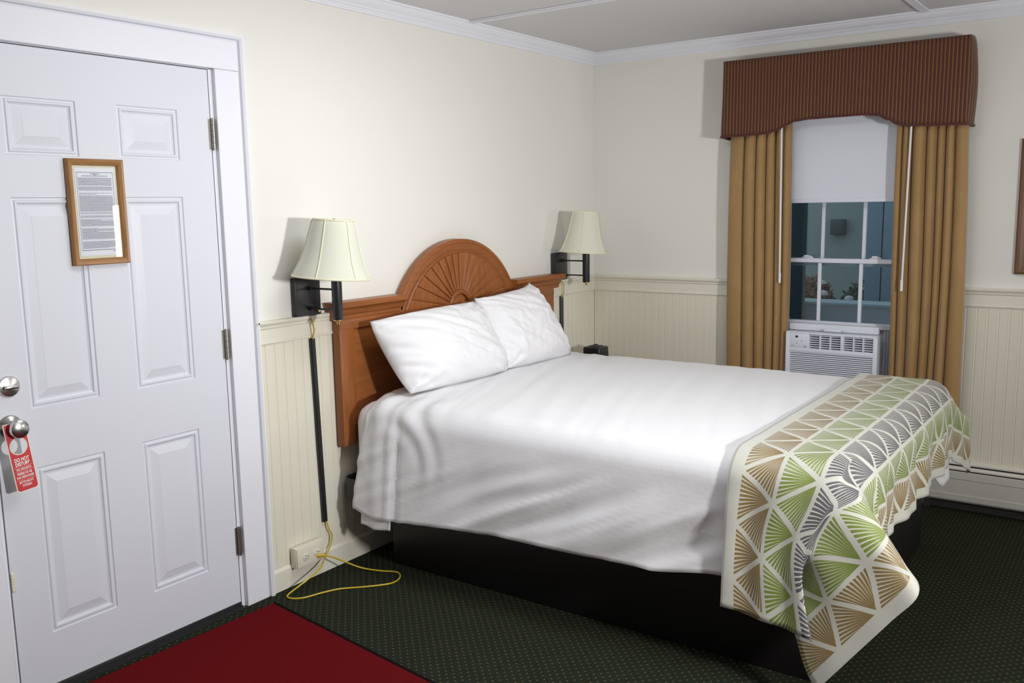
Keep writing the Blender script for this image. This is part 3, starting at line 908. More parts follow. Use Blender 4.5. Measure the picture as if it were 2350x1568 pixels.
for s in SROW:
    row = []
    for t in TCOL:
        p = reg(s, t)
        if s < .6 and t > .3:       # far corner flares towards the wall
            k = (.66-s)*sm(.3, .45, t); q = reg(.66, t)
            p = Vector((q.x+.50*k, q.y-.10*k, q.z-.28*k))*sm(.3, .45, t) + p*(1-sm(.3, .45, t))
        if s >= 2.049:
            k = sm(2.12, 2.45, s)
            yb = -1.775-t*.96+.010
            if t <= .338:
                top = reg(2.05, t)
                ye = YE(s)
                kq = sm(2.05, 2.2, s); p.y = top.y*(1-kq) + (-1.775+(ye+1.775)*t/.331)*kq
                p.x -= .012*k*sm(.15, .33, t)
                p.z -= .10*sm(2.45, 2.70, s)*t
                if t > .33:         # turned-under edge
                    kt = sm(2.44, 2.56, s); p.y += .022*kt; p.x += .016*kt
            elif s > 2.25:
                se = 2.05+(s-2.05)*(1.0+.22*sm(.39, .70, t))-.08
                f = A3 + eu*(se-2.225) + et*(t-.415)
                f.x = -2.218-.030*(se-2.225)/.4 + .008*math.sin(t*22)
                nx = XN-.114-.10*max(0.0, ZR-.112-f.z)-.012*k
                hide = sm(-2.12, -2.03, f.y)*sm(2.44, 2.56, s)
                bl = sm(.35, .60, t)*(1-hide); f.x = nx*(1-bl)+f.x*bl + .040*hide
                wN = (1-sm(.35, .52, t))*(1-sm(2.44, 2.57, s))
                qx, qz, _ = near_prof(s, ZR, .10, .112, XN-.002)
                f = f*(1-wN)+Vector((qx-.010*k, YE(s)-.012, qz-.10*sm(2.45, 2.70, s)*.33))*wN
                p = f
            else:
                p = Vector(TAB[t][0 if s < 2.1 else 1 if s < 2.2 else 2])
        row.append(p)
    CP.append(row)
Svals = [SROW[0]+(SROW[-1]-SROW[0])*i/150 for i in range(151)]
Tvals = []
for a, b in zip(TCOL, TCOL[1:]):
    n = max(2, int(round((b-a)/.011)))
    Tvals += [a+(b-a)*k/n for k in range(n)]
Tvals.append(TCOL[-1])
P = []; UV = []
for s in Svals:
    cols = [Vector(tuple(cr_interp(SROW, [CP[i][j][c] for i in range(len(SROW))], s) for c in range(3))) for j in range(len(TCOL))]
    row = []
    for t in Tvals:
        p = Vector(tuple(cr_interp(TCOL, [c_[c] for c_ in cols], t) for c in range(3)))
        foot = sm(.38, .60, t)
        if s < 2.0:
            p.y -= foot*(.012*math.sin(s*17+1.5*math.sin(s*5)) + .006*math.sin(s*41))
            p.z += .0035*noise.noise(Vector((s*6, t*8, 3)))*(1-foot)
        else:
            p.x += .006*noise.noise(Vector((s*7, t*9, 4)))*sm(2.1, 2.3, s)
            if t < .3: p.x -= .006*math.sin(t*40+s*3)*sm(2.1, 2.3, s)
        su = s if (t <= .34 or s < 2.05) else 2.05+(s-2.05)*(1.0+.22*sm(.39, .70, t))
        row.append(p); UV.append((su, t))
    P.append(row)
rn = MB().grid(P).obj('bed_runner', M_runner, None, True, UV, recalc=False)
tag(rn, 'green, grey and tan fan-patterned runner draped over the bed foot', 'bed runner')
md = rn.modifiers.new('thickness', 'SOLIDIFY'); md.thickness = .003; md.offset = 0

# ------------------------------------------------------------------ wall lamps
def wall_lamp(px, label, tilt_deg, sw, KS):
    t = thing('wall_lamp', (px, 0, 1.11), label, 'wall lamp', 'swing-arm wall lamps beside the headboard')
    MB().box(px-.066, px+.066, -.029, -.034, 1.113, 1.272, .002).obj('backplate_face', M_black, t)
    MB().box(px-.062, px+.062, -.0005, -.0295, 1.116, 1.269, .003).obj('backplate', M_black, t)
    for z in (1.143, 1.225):
        m = MB().cyl((px, -.033, z), (px, -.20, z), .0042, 10); m.cyl((px, -.033, z), (px, -.060, z), .0085, 14)
        m.obj('arm', M_black, t)
    m = MB().lathe([(.019, 0), (.0205, .004), (.0205, .160), (.012, .170)], (px, -.20, 1.104), (0, 0, 1), 28)
    m.obj('post', M_black, t)
    o = MB().lathe([(.0, -.018), (.005, -.016), (.0065, -.010), (.004, -.007), (.012, -.004), (.0195, -.001), (.0195, .003)], (px, -.20, 1.104), (0, 0, 1), 24).obj('finial', M_brass, t); o['label'] = 'brass finial under the post'
    o = MB().lathe([(.004, 0), (.004, .008), (.008, .010), (.008, .016), (.004, .018), (0, .018)], (px+sw, -.034, 1.132), (0, -1, 0), 16).obj('switch', M_brass, t); o['label'] = 'small brass switch knob'
    # socket, bulb and harp, seen from above inside the shade
    MB().lathe([(.016, 0), (.016, .05), (.012, .055)], (px, -.20, 1.270), (0, 0, 1), 20).obj('socket', M_brass, t)
    MB().lathe([(.011, 0), (.013, .018), (.027, .060), (.030, .078), (.022, .100), (0, .108)], (px, -.20, 1.326), (0, 0, 1), 24).obj('bulb', M_paper, t)
    # shade
    ax = Vector((math.sin(math.radians(tilt_deg))*.70, -math.sin(math.radians(tilt_deg))*.70, 1)).normalized()
    rotq = Vector((0, 0, 1)).rotation_difference(ax); piv = Vector((px, -.20, 1.50))
    prof = [(.1510, -.228), (.1490, -.219), (.1350, -.192), (.1225, -.162), (.1110, -.126), (.1015, -.090), (.0935, -.055), (.0860, -.020), (.0810, -.005), (.0780, 0)]
    prof = [(r*KS, h) for r, h in prof]
    NSEG = 48
    def pt(r, h, a): return piv + rotq @ Vector((r*math.cos(a), r*math.sin(a), h))
    P = []
    for r, h in prof:
        P.append([pt(r*(1-.012*abs(math.sin(a*3-1.26))), h, a) for a in [2*PI*i/NSEG for i in range(NSEG+1)]])
    s = MB().grid(P).obj('lamp_shade', M_shade, t, True, recalc=True)
    s.modifiers.new('thickness', 'SOLIDIFY').thickness = .002
    for k in range(6):
        a = k*PI/3+.42
        MB().tube([pt(r+.0012, h, a) for r, h in prof], .0024, 6).obj('seam', M_shade_trim, s)
    for r, h in ((.1515*KS, -.225), (.0786*KS, -.002)):
        MB().tube([pt(r, h, 2*PI*i/48) for i in range(49)], .0042, 6).obj('rim_band', M_shade_trim, s)
    m = MB()
    for k in range(3): m.tube([pt(.0, -.012, 0), pt(.079*KS, -.004, k*2*PI/3+.4)], .0015, 6)
    m.lathe([(.009, 0), (.009, .012), (.004, .018), (0, .019)], pt(0, -.014, 0), ax, 16)
    o = m.obj('spider', M_brass, t)
    return t
def smooth_path(pts, n=6):
    pts = [Vector(p) for p in pts]; out = []
    for i in range(len(pts)-1):
        p0, p1, p2, p3 = pts[max(i-1, 0)], pts[i], pts[i+1], pts[min(i+2, len(pts)-1)]
        for k in range(n):
            t = k/n
            out.append(.5*((2*p1)+(-p0+p2)*t+(2*p0-5*p1+4*p2-p3)*t*t+(-p0+3*p1-3*p2+p3)*t**3))
    out.append(pts[-1]); return out
LX, RX = -2.353, -.426
la = wall_lamp(LX, 'black swing-arm wall lamp with cream bell shade, nearer the entry door', 4.8, .043, 1.0)
lb = wall_lamp(RX, 'black swing-arm wall lamp with cream bell shade, in the room corner', 3.6, .060, .91)
CR = .0034
o = MB().tube(smooth_path([(LX+.010, -.012, 1.118), (LX+.014, -.034, 1.085), (LX+.022, -.034, 1.05), (LX+.024, -.024, 1.025), (LX+.026, -.018, 1.0)]), CR).obj('cord', M_yellow, la); o['label'] = 'yellow power cord'
loop = [(-2.305, -.018, .235), (-2.296, -.024, .19), (-2.280, -.026, .150), (-2.292, -.026, .112), (-2.318, -.030, .085), (-2.350, -.045, .070), (-2.400, -.075, .058), (-2.470, -.085, .040),
        (-2.530, -.075, .018), (-2.583, -.080, .006), (-2.592, -.112, .005), (-2.560, -.150, .005), (-2.490, -.175, .005), (-2.420, -.210, .005), (-2.345, -.285, .005), (-2.270, -.345, .005), (-2.215, -.345, .005),
        (-2.175, -.315, .005), (-2.168, -.278, .006), (-2.195, -.225, .007), (-2.232, -.150, .016), (-2.275, -.105, .045), (-2.330, -.085, .082), (-2.360, -.078, .097), (-2.377, -.070, .104)]
o = MB().tube(smooth_path(loop, 8), CR).obj('cord', M_yellow, la); o['label'] = 'yellow power cord looped on the carpet'
o = MB().lathe([(.0035, 0), (.0055, .008), (.010, .022), (.0125, .028), (.0125, .034)], (-2.370, -.075, .102), (-.55, .80, .06), 16).obj('plug', M_yellow, la); o['label'] = 'yellow plug'
o = MB().tube(smooth_path([(RX+.014, -.012, 1.118), (RX+.022, -.034, 1.085), (RX+.024, -.034, 1.04), (RX+.026, -.024, 1.02), (RX+.028, -.018, .99)]), CR).obj('cord', M_yellow, lb); o['label'] = 'yellow power cord'
def cover(x0, x1, dx, z0, z1, label):
    m = MB(); w = .0125
    pr_ = [(-w, 0), (-w, -.010), (-w+.004, -.0145), (w-.004, -.0145), (w, -.010), (w, 0)]
    V = [(x1+a, b-.009, z1) for a, b in pr_] + [(x0+a, b-.009, z0) for a, b in pr_]; n = len(pr_)
    m.add(V, [tuple(range(n)), tuple(range(n, 2*n))] + [(i, (i+1) % n, n+(i+1) % n, n+i) for i in range(n)])
    tag(m.obj('cord_cover', M_black, None, False), label, 'cord cover', 'black cord covers on the wainscot')
cover(-2.307, -2.327, 0, .222, 1.014, 'long black cord cover strip on the wainscot beside the door casing')
cover(-.398, -.398, 0, .222, 1.014, 'black cord cover strip on the wainscot in the room corner')

# outlet box
ob = thing('outlet_box', (-2.44, -.015, .075), 'ivory surface-mounted outlet box on the baseboard with yellow plug', 'outlet')
MB().box(-2.503, -2.352, -.0165, -.050, .079, .166, .004).obj('box', M_ivory, ob)
MB().box(-2.500, -2.355, -.050, -.0545, .082, .163, .003).obj('cover_plate', M_ivory, ob)
for x in (-2.455, -2.395):
    r_ = MB().lathe([(.0165, 0), (.0165, .0022), (.015, .003), (0, .003)], (x, -.0545, .121), (0, -1, 0), 24).obj('receptacle', M_ivory, ob)
    for dx, dz in ((-.003, .006), (-.003, -.006)):
        MB().box(x+dx-.004, x+dx+.004, -.0570, -.0582, .121+dz-.001, .121+dz+.001).obj('slot', M_slot, r_)
    MB().box(x+.007, x+.011, -.0570, -.0582, .119, .123).obj('slot', M_slot, r_)

# ------------------------------------------------------------------ rug
M_binding = plain('dark_rug_binding', (.010, .009, .009), 1.0, spec=0)
m = MB(); cxr = [(-2.660, -.098), (-3.60, -.056), (-3.93, -2.6), (-3.0, -2.72)]
m.prism(cxr, 'z', .001, .011)
rg = m.obj('rug', M_rug, None, False); tag(rg, 'dark red entry rug lying in front of the white door', 'rug')
def edge_strip(a, b, w=.012):
    a = Vector(a); b = Vector(b); t = (b-a).normalized(); nn = Vector((-t.y, t.x))
    return MB().prism([tuple(a), tuple(b), tuple(b+nn*w), tuple(a+nn*w)], 'z', .001, .0125)
o = edge_strip((-3.0, -2.72), (-2.660, -.098), .010).obj('rug_binding', M_binding, rg, False); o['label'] = 'dark bound edge'

# ------------------------------------------------------------------ window
wn = bpy.data.objects.new('window_1', None); COL.objects.link(wn); struct(wn, 'white double-hung window over an air conditioner')
m = MB()
m.box(.0, .1, WX0, WX0+.022, WZ0, WZ1); m.box(.0, .1, WX1-.022, WX1, WZ0, WZ1); m.box(0, .1, WX0, WX1, WZ1-.022, WZ1); m.box(-.03, .1, WX0-.01, WX1+.01, WZ0-.02, WZ0+.004)
m.obj('window_frame', M_vinyl, wn, False)
m = MB(); cw = .07
m.box(-.014, 0, WX0-cw, WX0+.002, WZ0-.02, WZ1+.06); m.box(-.014, 0, WX1-.002, WX1+cw, WZ0-.02, WZ1+.06); m.box(-.014, 0, WX0-cw, WX1+cw, WZ1-.002, WZ1+.06)
m.obj('window_casing', M_trim, wn, False)
ya, yb = WX0+.022, WX1-.022
def bar(name, x0, x1, y0, y1, z0, z1, par): return MB().box(x0, x1, y0, y1, z0, z1, .003, 1).obj(name, M_vinyl, par)
# lower sash (raised on the air conditioner)
ls = bpy.data.objects.new('lower_sash', None); COL.objects.link(ls); ls.parent = wn
Z0, Z1 = .862, 1.238
bar('bottom_rail', .012, .042, ya, yb, Z0, .903, ls); bar('meeting_rail', .012, .042, ya, yb, 1.214, Z1, ls)
bar('sash_stile', .012, .042, ya, ya+.035, .903, 1.214, ls); bar('sash_stile', .012, .042, yb-.035, yb, .903, 1.214, ls)
MU = [-1.588, -1.376]
for y in MU: bar('muntin', .018, .036, y-.0095, y+.0095, .903, 1.214, ls)
ys = [ya+.035, MU[0]-.0095, MU[0]+.0095, MU[1]-.0095, MU[1]+.0095, yb-.035]
for k in range(3): MB().box(.026, .029, ys[2*k]-.002, ys[2*k+1]+.002, .901, 1.216).obj('pane', M_glass, ls, False)
for y in (-1.31, -1.66):
    m = MB().box(.012, .034, y-.030, y+.030, Z1, Z1+.006, .002, 1); m.box(.014, .028, y-.012, y+.020, Z1+.006, Z1+.016, .004, 2); m.box(.010, .018, y-.026, y-.004, Z1+.006, Z1+.012, .002, 1)
    m.obj('sash_lock', M_vinyl, ls)
us = bpy.data.objects.new('upper_sash', None); COL.objects.link(us); us.parent = wn
bar('bottom_rail', .050, .080, ya, yb, 1.196, 1.226, us); bar('top_rail', .050, .080, ya, yb, 2.00, WZ1-.022, us)
bar('sash_stile', .050, .080, ya, ya+.035, 1.226, 2.00, us); bar('sash_stile', .050, .080, yb-.035, yb, 1.226, 2.00, us)
for y in MU: bar('muntin', .056, .074, y-.0095, y+.0095, 1.226, 2.00, us)
for k in range(3): MB().box(.064, .067, ys[2*k]-.002, ys[2*k+1]+.002, 1.224, 2.002).obj('pane', M_glass, us, False)

# roller blind
bl = thing('roller_blind', (-.03, -1.5, 1.53), 'white roller blind covering the upper half of the window', 'blind')
MB().box(-.029, -.031, WX0+.03, WX1-.03, 1.532, 2.02).obj('blind_cloth', M_blind, bl, False)
MB().box(-.026, -.034, WX0+.03, WX1-.03, 1.530, 1.552, .003, 2).obj('hem_bar', M_blind, bl)
MB().cyl((-.03, WX0+.025, 2.02), (-.03, WX1-.025, 2.02), .020, 20).obj('roller', M_vinyl, bl)

# ------------------------------------------------------------------ air conditioner
ac = thing('air_conditioner', (-.06, -1.49, .474), 'white window air conditioner below the sash, between the curtains', 'air conditioner')
AF = -.135; AY0, AY1 = -1.722, -1.256
MB().box(-.075, .14, AY0+.012, AY1-.012, .476, .853, .004).obj('body', M_ac, ac)
m = MB()
m.box(AF, -.074, AY0, AY1, .847, .859, .003); m.box(AF, -.074, AY0, AY1, .470, .492, .003)
m.box(AF, -.074, AY0, AY0+.022, .490, .849, .003); m.box(AF, -.074, AY1-.022, AY1, .490, .849, .003)
m.box(AF, -.078, AY0+.02, AY1-.02, .752, .774, .003)          # band under the vents
m.box(AF, -.078, AY1-.125, AY1-.02, .772, .849, .003)         # control side
m.box(AF, -.078, -1.556, -1.540, .772, .849, .002)
m.obj('front_frame', M_ac, ac)
MB().box(-.100, -.079, AY0+.02, AY1-.02, .492, .848).obj('inside', M_ac_dark, ac, False)
for (a, b) in ((-1.700, -1.557), (-1.539, -1.384)):
    vt = bpy.data.objects.new('air_vent', None); COL.objects.link(vt); vt.location = (-.11, (a+b)/2, .81); vt.parent = ac; vt.matrix_parent_inverse = Matrix.Translation(-ac.location)
    me = None
    for k in range(6):
        z = .781+k*.0118
        MB().box(AF+.006, -.106, a, b, z, z+.0042).obj('louver', M_ac, vt, False)
    for y in (a+(b-a)/3, a+2*(b-a)/3): MB().box(AF+.003, -.108, y-.003, y+.003, .775, .848).obj('divider', M_ac, vt, False)
gr = bpy.data.objects.new('intake_grille', None); COL.objects.link(gr); gr.location = (-.12, -1.49, .62); gr.parent = ac; gr.matrix_parent_inverse = Matrix.Translation(-ac.location)
z = .497
while z < .748:
    MB().box(AF+.004, -.112, AY0+.022, AY1-.022, z, z+.0062).obj('slat', M_ac, gr, False); z += .0104
cp = MB().box(AF-.001, AF+.001, AY1-.118, AY1-.028, .776, .845, .001).obj('control_panel', M_ac, ac)
MB().box(AF-.003, AF-.0005, AY1-.066, AY1-.052, .828, .839, .001).obj('display', M_clock, cp)
for i in range(4):
    for j in range(3):
        MB().lathe([(.0032, 0), (.0032, .0015), (0, .002)], (AF-.001, AY1-.110+i*.024, .786+j*.013), (-1, 0, 0), 10).obj('button', M_ac_grey if (i + j) % 3 == 0 else M_ac, cp)
MB().lathe([(.006, 0), (.006, .002), (0, .0025)], (AF-.001, AY1-.104, .783), (-1, 0, 0), 14).obj('power_button', M_ac_grey, cp)
m = MB().box(-.050, -.012, -1.705, -1.245, .857, .894, .002, 1); o = m.obj('top_filler', M_vinyl, ac)
m = MB().box(-.088, -.050, -1.530, -1.440, .861, .868, .003, 2); m.box(-.090, -.082, -1.526, -1.444, .866, .876, .003, 2)
o = m.obj('vent_lever', M_vinyl, ac)
m = MB(); k = 0; y = AY0-.004
P = []
while y > WX0+.018:
    P.append([(-.020-(.010 if k % 2 else 0), y, .478), (-.020-(.010 if k % 2 else 0), y, .880)]); y -= .007; k += 1
MB().box(-.004, .004, WX0+.012, AY0+.02, WZ0+.004, .893).obj('leak_backing', M_ac_grey, ac, False)  # backing sheet added to stop outside light leaking through the accordion
o = m.grid(P).obj('accordion_panel', M_ac_grey, ac, False); o['label'] = 'grey pleated side panel'
m = MB().box(-.034, -.012, -1.820, -1.705, .880, .897, .002, 1); m.obj('accordion_rail', M_ac_grey, ac)

# ------------------------------------------------------------------ curtains
def curtain(valleys, zb, label, edge_out, flare):
    # valleys: y positions where the cloth tucks back; between them it bulges into the room
    t = thing('curtain', (-.10, (valleys[0]+valleys[-1])/2, zb), label, 'curtain')
    NZ = 34; pts = []
    for a, b, dep in zip(valleys, valleys[1:], DEP[label[:4]]):
        n = 12
        for k in range(n): pts.append((a+(b-a)*k/n, k/n, dep))
    pts.append((valleys[-1], 0, DEP[label[:4]][-1]))
    P = []; UV = []
    arc = [0]
    X = [-.072-(d+.010)*min(1, math.sin(PI*f)**.42) for (_, f, d) in pts]
    for i in range(1, len(pts)): arc.append(arc[-1]+math.hypot(pts[i][0]-pts[i-1][0], X[i]-X[i-1]))
    c = (valleys[0]+valleys[-1])/2
    for j in range(NZ+1):
        z = zb+(2.20-zb)*j/NZ; row = []
        k = (z-zb)/(2.2-zb)
        for i, (y, f, d) in enumerate(pts):
            yy = y + .006*math.sin(z*3+y*9)
            if yy < -2.0: yy = -2.0+(yy+2.0)*(1.05-.40*min(1, (z-.44)/1.45))
            xx = X[i] + .010*noise.noise(Vector((y*9, z*1.3, 1)))*(1 if f else .2)
            xx = -.072+(xx+.072)*(1-.25*sm(.75, 1, k))
            row.append((xx, yy, z)); UV.append((arc[i], z))
        P.append(row)
    cl = MB().grid(P).obj('curtain_cloth', M_curtain, t, True, UV, recalc=False)
    cl.modifiers.new('thickness', 'SOLIDIFY').thickness = .003
    return t
DEP = {'tan ': [.030, .040, .042, .040, .046, .050], 'tanR': []}
LV = [-.905, -1.000, -1.066, -1.121, -1.172, -1.206, -1.243]
DEP['tan '] = [.028, .044, .044, .046, .046, .026]
cl1 = curtain(LV, .445, 'tan pleated curtain left of the window, falling behind the bed', 0, .01)
RV = [-1.765, -1.800, -1.842, -1.905, -1.950, -1.985, -2.030, -2.108]
DEP['tan '] = [.026, .050, .052, .046, .042, .050, .034]
cl2 = curtain(RV, .436, 'tan pleated curtain right of the window, next to bare wainscot', 0, .02)
def wand(y0, y1, z0, par):
    m = MB().cyl((-.150, y0, 1.97), (-.150, y1, z0), .0048, 10); m.lathe([(.0065, 0), (.0065, .05), (.0048, .055)], (-.150, y1, z0), (0, 0, 1), 10)
    o = m.obj('pull_wand', M_vinyl, par); o['label'] = 'white pull wand'
wand(-1.209, -1.220, 1.115, cl1); wand(-1.838, -1.826, 1.095, cl2)
rod = thing('curtain_rod', (-.04, -1.5, 2.205), 'white curtain rod hidden behind the striped valance', 'curtain rod')
MB().box(-.110, -.046, -2.04, -.93, 2.200, 2.222, .003).obj('rod', M_vinyl, rod)
for y in (-2.0, -.97): MB().box(-.05, -.0005, y-.012, y+.012, 2.195, 2.227, .002).obj('bracket', M_vinyl, rod)

# ------------------------------------------------------------------ valance
va = thing('window_valance', (-.075, -1.48, 1.88), 'burgundy and gold striped valance over the window', 'valance')
VY0, VY1, VX, VT = -.888, -2.072, -.150, 2.279
def low(y):
    tab = [(.85, 1.888), (1.00, 1.888), (1.13, 1.893), (1.19, 1.906), (1.235, 1.930), (1.28, 1.946), (1.36, 1.953), (1.62, 1.955), (1.68, 1.948), (1.73, 1.925), (1.775, 1.900), (1.82, 1.889), (1.95, 1.884), (2.15, 1.878)]
    return sample(tab, -y)
P = []; UV = []
path = []
n1 = 8
for i in range(n1): path.append((VX*i/n1, VY0, 1))
nf = 150
for i in range(nf+1): path.append((VX, VY0+(VY1-VY0)*i/nf, 0))
for i in range(1, 11): path.append((VX*(1-i/10), VY1-.010*math.sin(PI*i/10*.5), 2))
arc = 0; prev = None
for (x, y, sd) in path:
    if prev: arc += math.hypot(x-prev[0], y-prev[1])
    prev = (x, y)
    row = []
    zt = VT; zb_ = low(y if sd == 0 else (VY0 if sd == 1 else VY1))
    if sd == 2: zt = VT-.045*sm(.3, 1, 1-x/VX)
    if sd == 1: zb_ += -.006*(1-x/VX)
    NZ = 14
    for j in range(NZ+1):
        k = j/NZ; z = zb_+(zt-zb_)*k
        wv = .004*math.sin(arc*46+.8*k)*(1-k)**1.3 + .006*noise.noise(Vector((arc*5, z*3, 2)))*(1-k*.6)
        dx, dy = (-1, 0) if sd == 0 else ((0, 1) if sd == 1 else (0, -1))
        g = .018*(1-k)*(1 if sd == 1 else .35)
        if sd == 2: g += .018*math.sin(PI*min(1, (1-x/VX)*1.1))*math.sin(PI*(k*.8+.1))
        row.append((x+dx*(wv+g if sd == 0 else 0) , y+dy*(wv+g), z)); UV.append((arc, z))
    P.append(row)
cl = MB().grid(P).obj('valance_cloth', M_valance, va, True, UV, recalc=False)
md = cl.modifiers.new('thickness', 'SOLIDIFY'); md.thickness = .004; md.offset = -1
m = MB().tube([Vector(P[i][0]) for i in range(len(P))], .0055, 8)
# scalloped cord: modulate radius by building beads
cord = m.obj('edge_cord', M_valance, va, True)
ru = MB()
for i in range(4, len(P)-2, 2):
    p = Vector(P[i][0]); ru.lathe([(0, -.006), (.0055, -.003), (.007, 0), (.0055, .003), (0, .006)], p+Vector((0, 0, -.001)), (0, 0, 1), 8)
o = ru.obj('edge_ruffle', M_valance, va, True); o['kind'] = 'stuff'
MB().box(-.146, -.001, VY1+.004, VY0-.004, VT-.018, VT-.003).obj('valance_board', M_valance, va, False)

# ------------------------------------------------------------------ baseboard heater
ht = thing('baseboard_heater', (-.04, -3.2, .03), 'beige baseboard heater on the window wall behind the bed foot', 'heater')
HY0, HY1 = -1.96, -4.6
hp = [(.0, .235), (.030, .236), (.036, .231), (.036, .224), (.0, .224)]
m = MB().prism([(-a, b) for a, b in [(.0, .2045), (.052, .2035), (.060, .197), (.060, .190), (.068, .186), (.070, .180), (.070, .172), (.066, .170), (.066, .198-.035), (.066, .066), (.060, .055), (.052, .055), (.052, .16), (.0, .16)]][::1] if False else
               [(-.066, .066), (-.066, .158), (-.070, .162), (-.070, .205), (-.064, .210), (-.058, .208), (-.058, .072), (-.060, .060)], 'y', HY1, HY0) if False else MB()
def xz_run(poly, name, mat):      # poly in (x,z), extruded along y
    V = [(a, HY0, b) for a, b in poly] + [(a, HY1, b) for a, b in poly]; n = len(poly)
    return MB().add(V, [tuple(range(n)), tuple(range(n, 2*n))] + [(i, (i+1) % n, n+(i+1) % n, n+i) for i in range(n)]).obj(name, mat, ht, False)
xz_run([(-.0005, .232), (-.040, .232), (-.040, .239), (-.0005, .245)], 'back_plate', M_heater)
xz_run([(-.0005, .002), (-.034, .002), (-.034, .232), (-.0005, .232)], 'fin_case_shade', M_slot)  # casing kept dark down to the floor, painting the shadowed gap under the heater
xz_run([(-.045, .219), (-.069, .212), (-.069, .218), (-.047, .226)], 'damper', M_heater)
xz_run([(-.072, .168), (-.072, .204), (-.066, .206), (-.060, .200), (-.060, .168)], 'front_upper', M_heater)
xz_run([(-.070, .066), (-.070, .166), (-.060, .166), (-.060, .060), (-.066, .058)], 'front_panel', M_heater)
xz_run([(-.066, .050), (-.074, .060), (-.074, .088), (-.0695, .088), (-.0695, .062), (-.060, .052)], 'front_lip', M_heater)
for y in (HY0, -3.2, HY1+.03): MB().box(-.062, -.034, y-.03, y, .001, .232).obj('bracket', M_slot, ht, False)

# ------------------------------------------------------------------ picture frame at the right edge
pf = thing('picture_frame', (-.01, -2.6, 1.19), 'brown wooden picture frame on the wall right of the window', 'picture frame')
PY0, PY1, PZ0, PZ1 = -2.292, -2.98, 1.183, 1.808
miter_rail((PY1, PZ0), (PY0, PZ0), (0, 1), M_walnut_y, pf, .045, .024, 'B', -.001)
miter_rail((PY1, PZ1), (PY0, PZ1), (0, -1), M_walnut_y, pf, .045, .024, 'B', -.001)
miter_rail((PY1, PZ0), (PY1, PZ1), (1, 0), M_walnut, pf, .045, .024, 'B', -.001)
miter_rail((PY0, PZ0), (PY0, PZ1), (-1, 0), M_walnut, pf, .045, .024, 'B', -.001)
MB().box(-.004, -.001, PY1+.03, PY0-.03, PZ0+.03, PZ1-.03).obj('mat_board', M_mat, pf, False)

# ------------------------------------------------------------------ nightstand and clock
ns = thing('nightstand', (-.30, -.27, 0), 'dark wood nightstand almost hidden behind the bed in the corner', 'nightstand')
MB().box(-.515, -.075, -.03, -.44, .585, .608, .004).obj('top', M_walnut_y, ns)
MB().box(-.505, -.085, -.035, -.43, .05, .585).obj('body', M_walnut, ns, False)
dw = MB().box(-.495, -.095, -.430, -.446, .40, .57, .004).obj('drawer', M_walnut_y, ns)
MB().lathe([(.006, 0), (.006, .012), (.014, .018), (.012, .026), (0, .028)], (-.295, -.446, .485), (0, -1, 0), 18).obj('knob', M_brass, dw)
for x in (-.49, -.10):
    for y in (-.05, -.415): MB().box(x-.015, x+.015, y-.015, y+.015, 0, .05).obj('foot', M_walnut, ns, False)
ck = thing('alarm_clock', (-.315, -.20, .608), 'small black cube alarm clock standing behind the bed in the corner', 'clock')
MB().box(-.375, -.262, -.142, -.255, .609, .722, .012, 3).obj('case', M_clock, ck)
MB().box(-.352, -.285, -.168, -.229, .722, .726, .003).obj('top_plate', M_rail_metal, ck)
MB().lathe([(.013, 0), (.013, .005), (.010, .008), (0, .009)], (-.318, -.198, .726), (0, 0, 1), 20).obj('snooze_button', M_rail_metal, ck)
MB().box(-.366, -.271, -.255, -.2575, .630, .690, .002).obj('clock_face', M_rubber, ck)

# ------------------------------------------------------------------ outside the window
M_pwall = plain('blue_grey_siding', (.21, .28, .36), .7)
M_pcap = plain('pale_cap', (.34, .40, .44), .6)
M_sage = plain('sage_siding', (.24, .285, .275), .8, var=.08, nscale=2)
M_dark = plain('dark_post', (.035, .05, .06), .6)
M_ground = plain('ground', (.05, .055, .045), .9)
g = MB().box(.1, 14, -9, 7, -.3, -.02).obj('trim_10', M_ground, smooth=False); struct(g, 'ground outside the window')
pw = thing('porch_wall', (1.2, -1.2, -.02), 'blue-grey half wall with pale cap seen through the lower panes', 'half wall')
MB().box(1.15, 1.27, -3.2, .4, -.02, .862).obj('wall_panel', M_pwall, pw, False)
MB().box(1.11, 1.31, -3.2, .4, .862, .886, .006).obj('cap', M_pcap, pw)
tag(MB().box(1.05, 1.13, -.958, -.78, -.02, 2.6, .006).obj('porch_post', M_dark), 'dark porch post seen at the left edge of the window', 'post')
ps = thing('porch_screen', (2.3, -1.8, -.02), 'blue-grey boarded screen seen through the right-hand panes', 'screen')
MB().box(2.2, 2.3, -1.172, -1.06, -.02, 3.0, .006).obj('board', M_pwall, ps)
MB().box(2.2, 2.3, -1.9, -1.180, -.02, 3.0, .006).obj('board', M_pwall, ps)
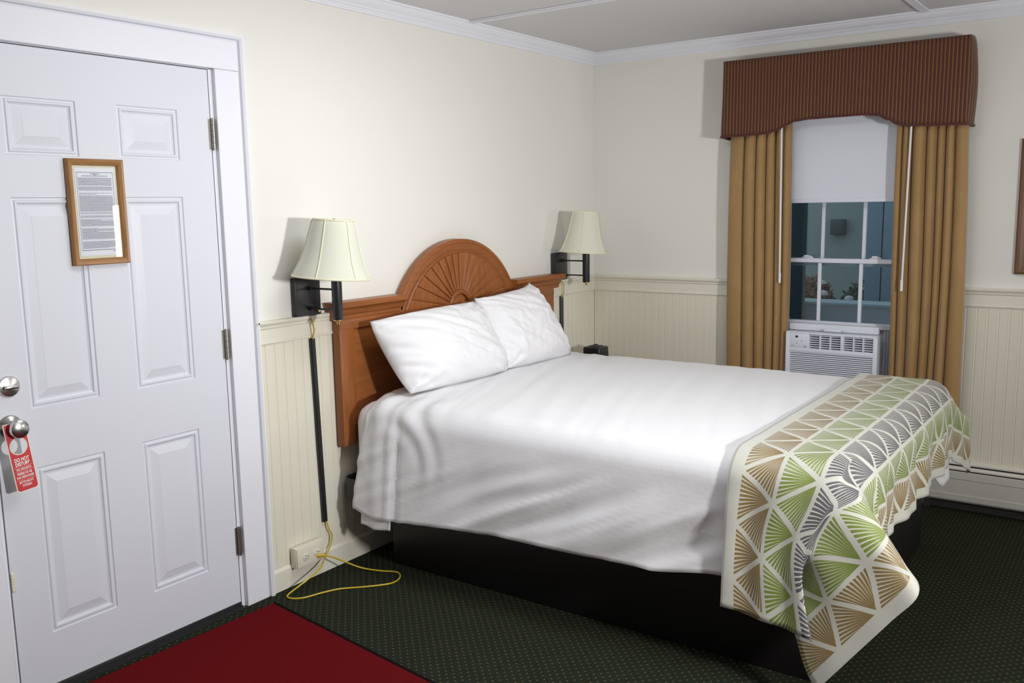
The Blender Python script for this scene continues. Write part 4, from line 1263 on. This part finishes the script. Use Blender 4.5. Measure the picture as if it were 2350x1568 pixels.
MB().box(2.2, 2.3, -2.6, -1.908, -.02, 3.0, .006).obj('board', M_pwall, ps)
bdg = thing('neighbour_building', (4.2, -.2, -.02), 'grey-green siding wall seen through the upper panes', 'building')
MB().box(4.2, 4.4, -4.5, 3.5, -.02, 4.2).obj('siding_wall', M_sage, bdg, False)
o = MB().box(4.12, 4.2, -.375, -.24, 1.21, 1.36, .01).obj('wall_light', M_dark, bdg); o['label'] = 'small dark square wall fixture'
M_leaf = plain('dark_leaves', (.035, .055, .03), .8)
M_red_leaf = plain('rust_leaves', (.13, .05, .03), .8)
M_bloom = plain('pale_blooms', (.55, .48, .48), .8)
def shrub(x, y, z, r, seed, mat, lab, nb):
    random.seed(seed); t = thing('shrub', (x, y, -.02), lab, 'shrub', 'shrubs outside the window')
    m = MB(); b = MB()
    for k in range(420):
        d = Vector((random.gauss(0, 1), random.gauss(0, 1), random.gauss(0, 1))).normalized()*random.uniform(.55, 1)*r
        c = Vector((x, y, z))+Vector((d.x, d.y*1.1, d.z*.8)); a = Vector((random.gauss(0, 1), random.gauss(0, 1), random.gauss(0, 1))).normalized(); e = a.orthogonal().normalized()
        w = random.uniform(.018, .032)
        m.add([c-a*w*1.8, c+e*w*.7, c+a*w*1.8, c-e*w*.7], [(0, 1, 2, 3)])
    o = m.obj('foliage', mat, t, False, recalc=False); o['kind'] = 'stuff'
    MB().cyl((x, y, -.02), (x, y, z), .03, 8).obj('stem', M_dark, t)
    for k in range(nb):
        d = Vector((-abs(random.gauss(0, 1)), random.gauss(0, 1), random.gauss(0, .5))).normalized()*r*.95
        MB().lathe([(0, -.03), (.03, -.02), (.042, 0), (.03, .02), (0, .03)], Vector((x, y, z))+Vector((d.x, d.y*1.1, d.z*.8)), (0, 0, 1), 9).obj('bloom', M_bloom, t)
shrub(2.95, -.36, .72, .25, 1, M_red_leaf, 'rust-leaved shrub with pale blooms outside, behind the left panes', 12)
shrub(2.9, -.97, .70, .25, 2, M_leaf, 'dark green shrub with pale blooms outside, behind the middle panes', 12)
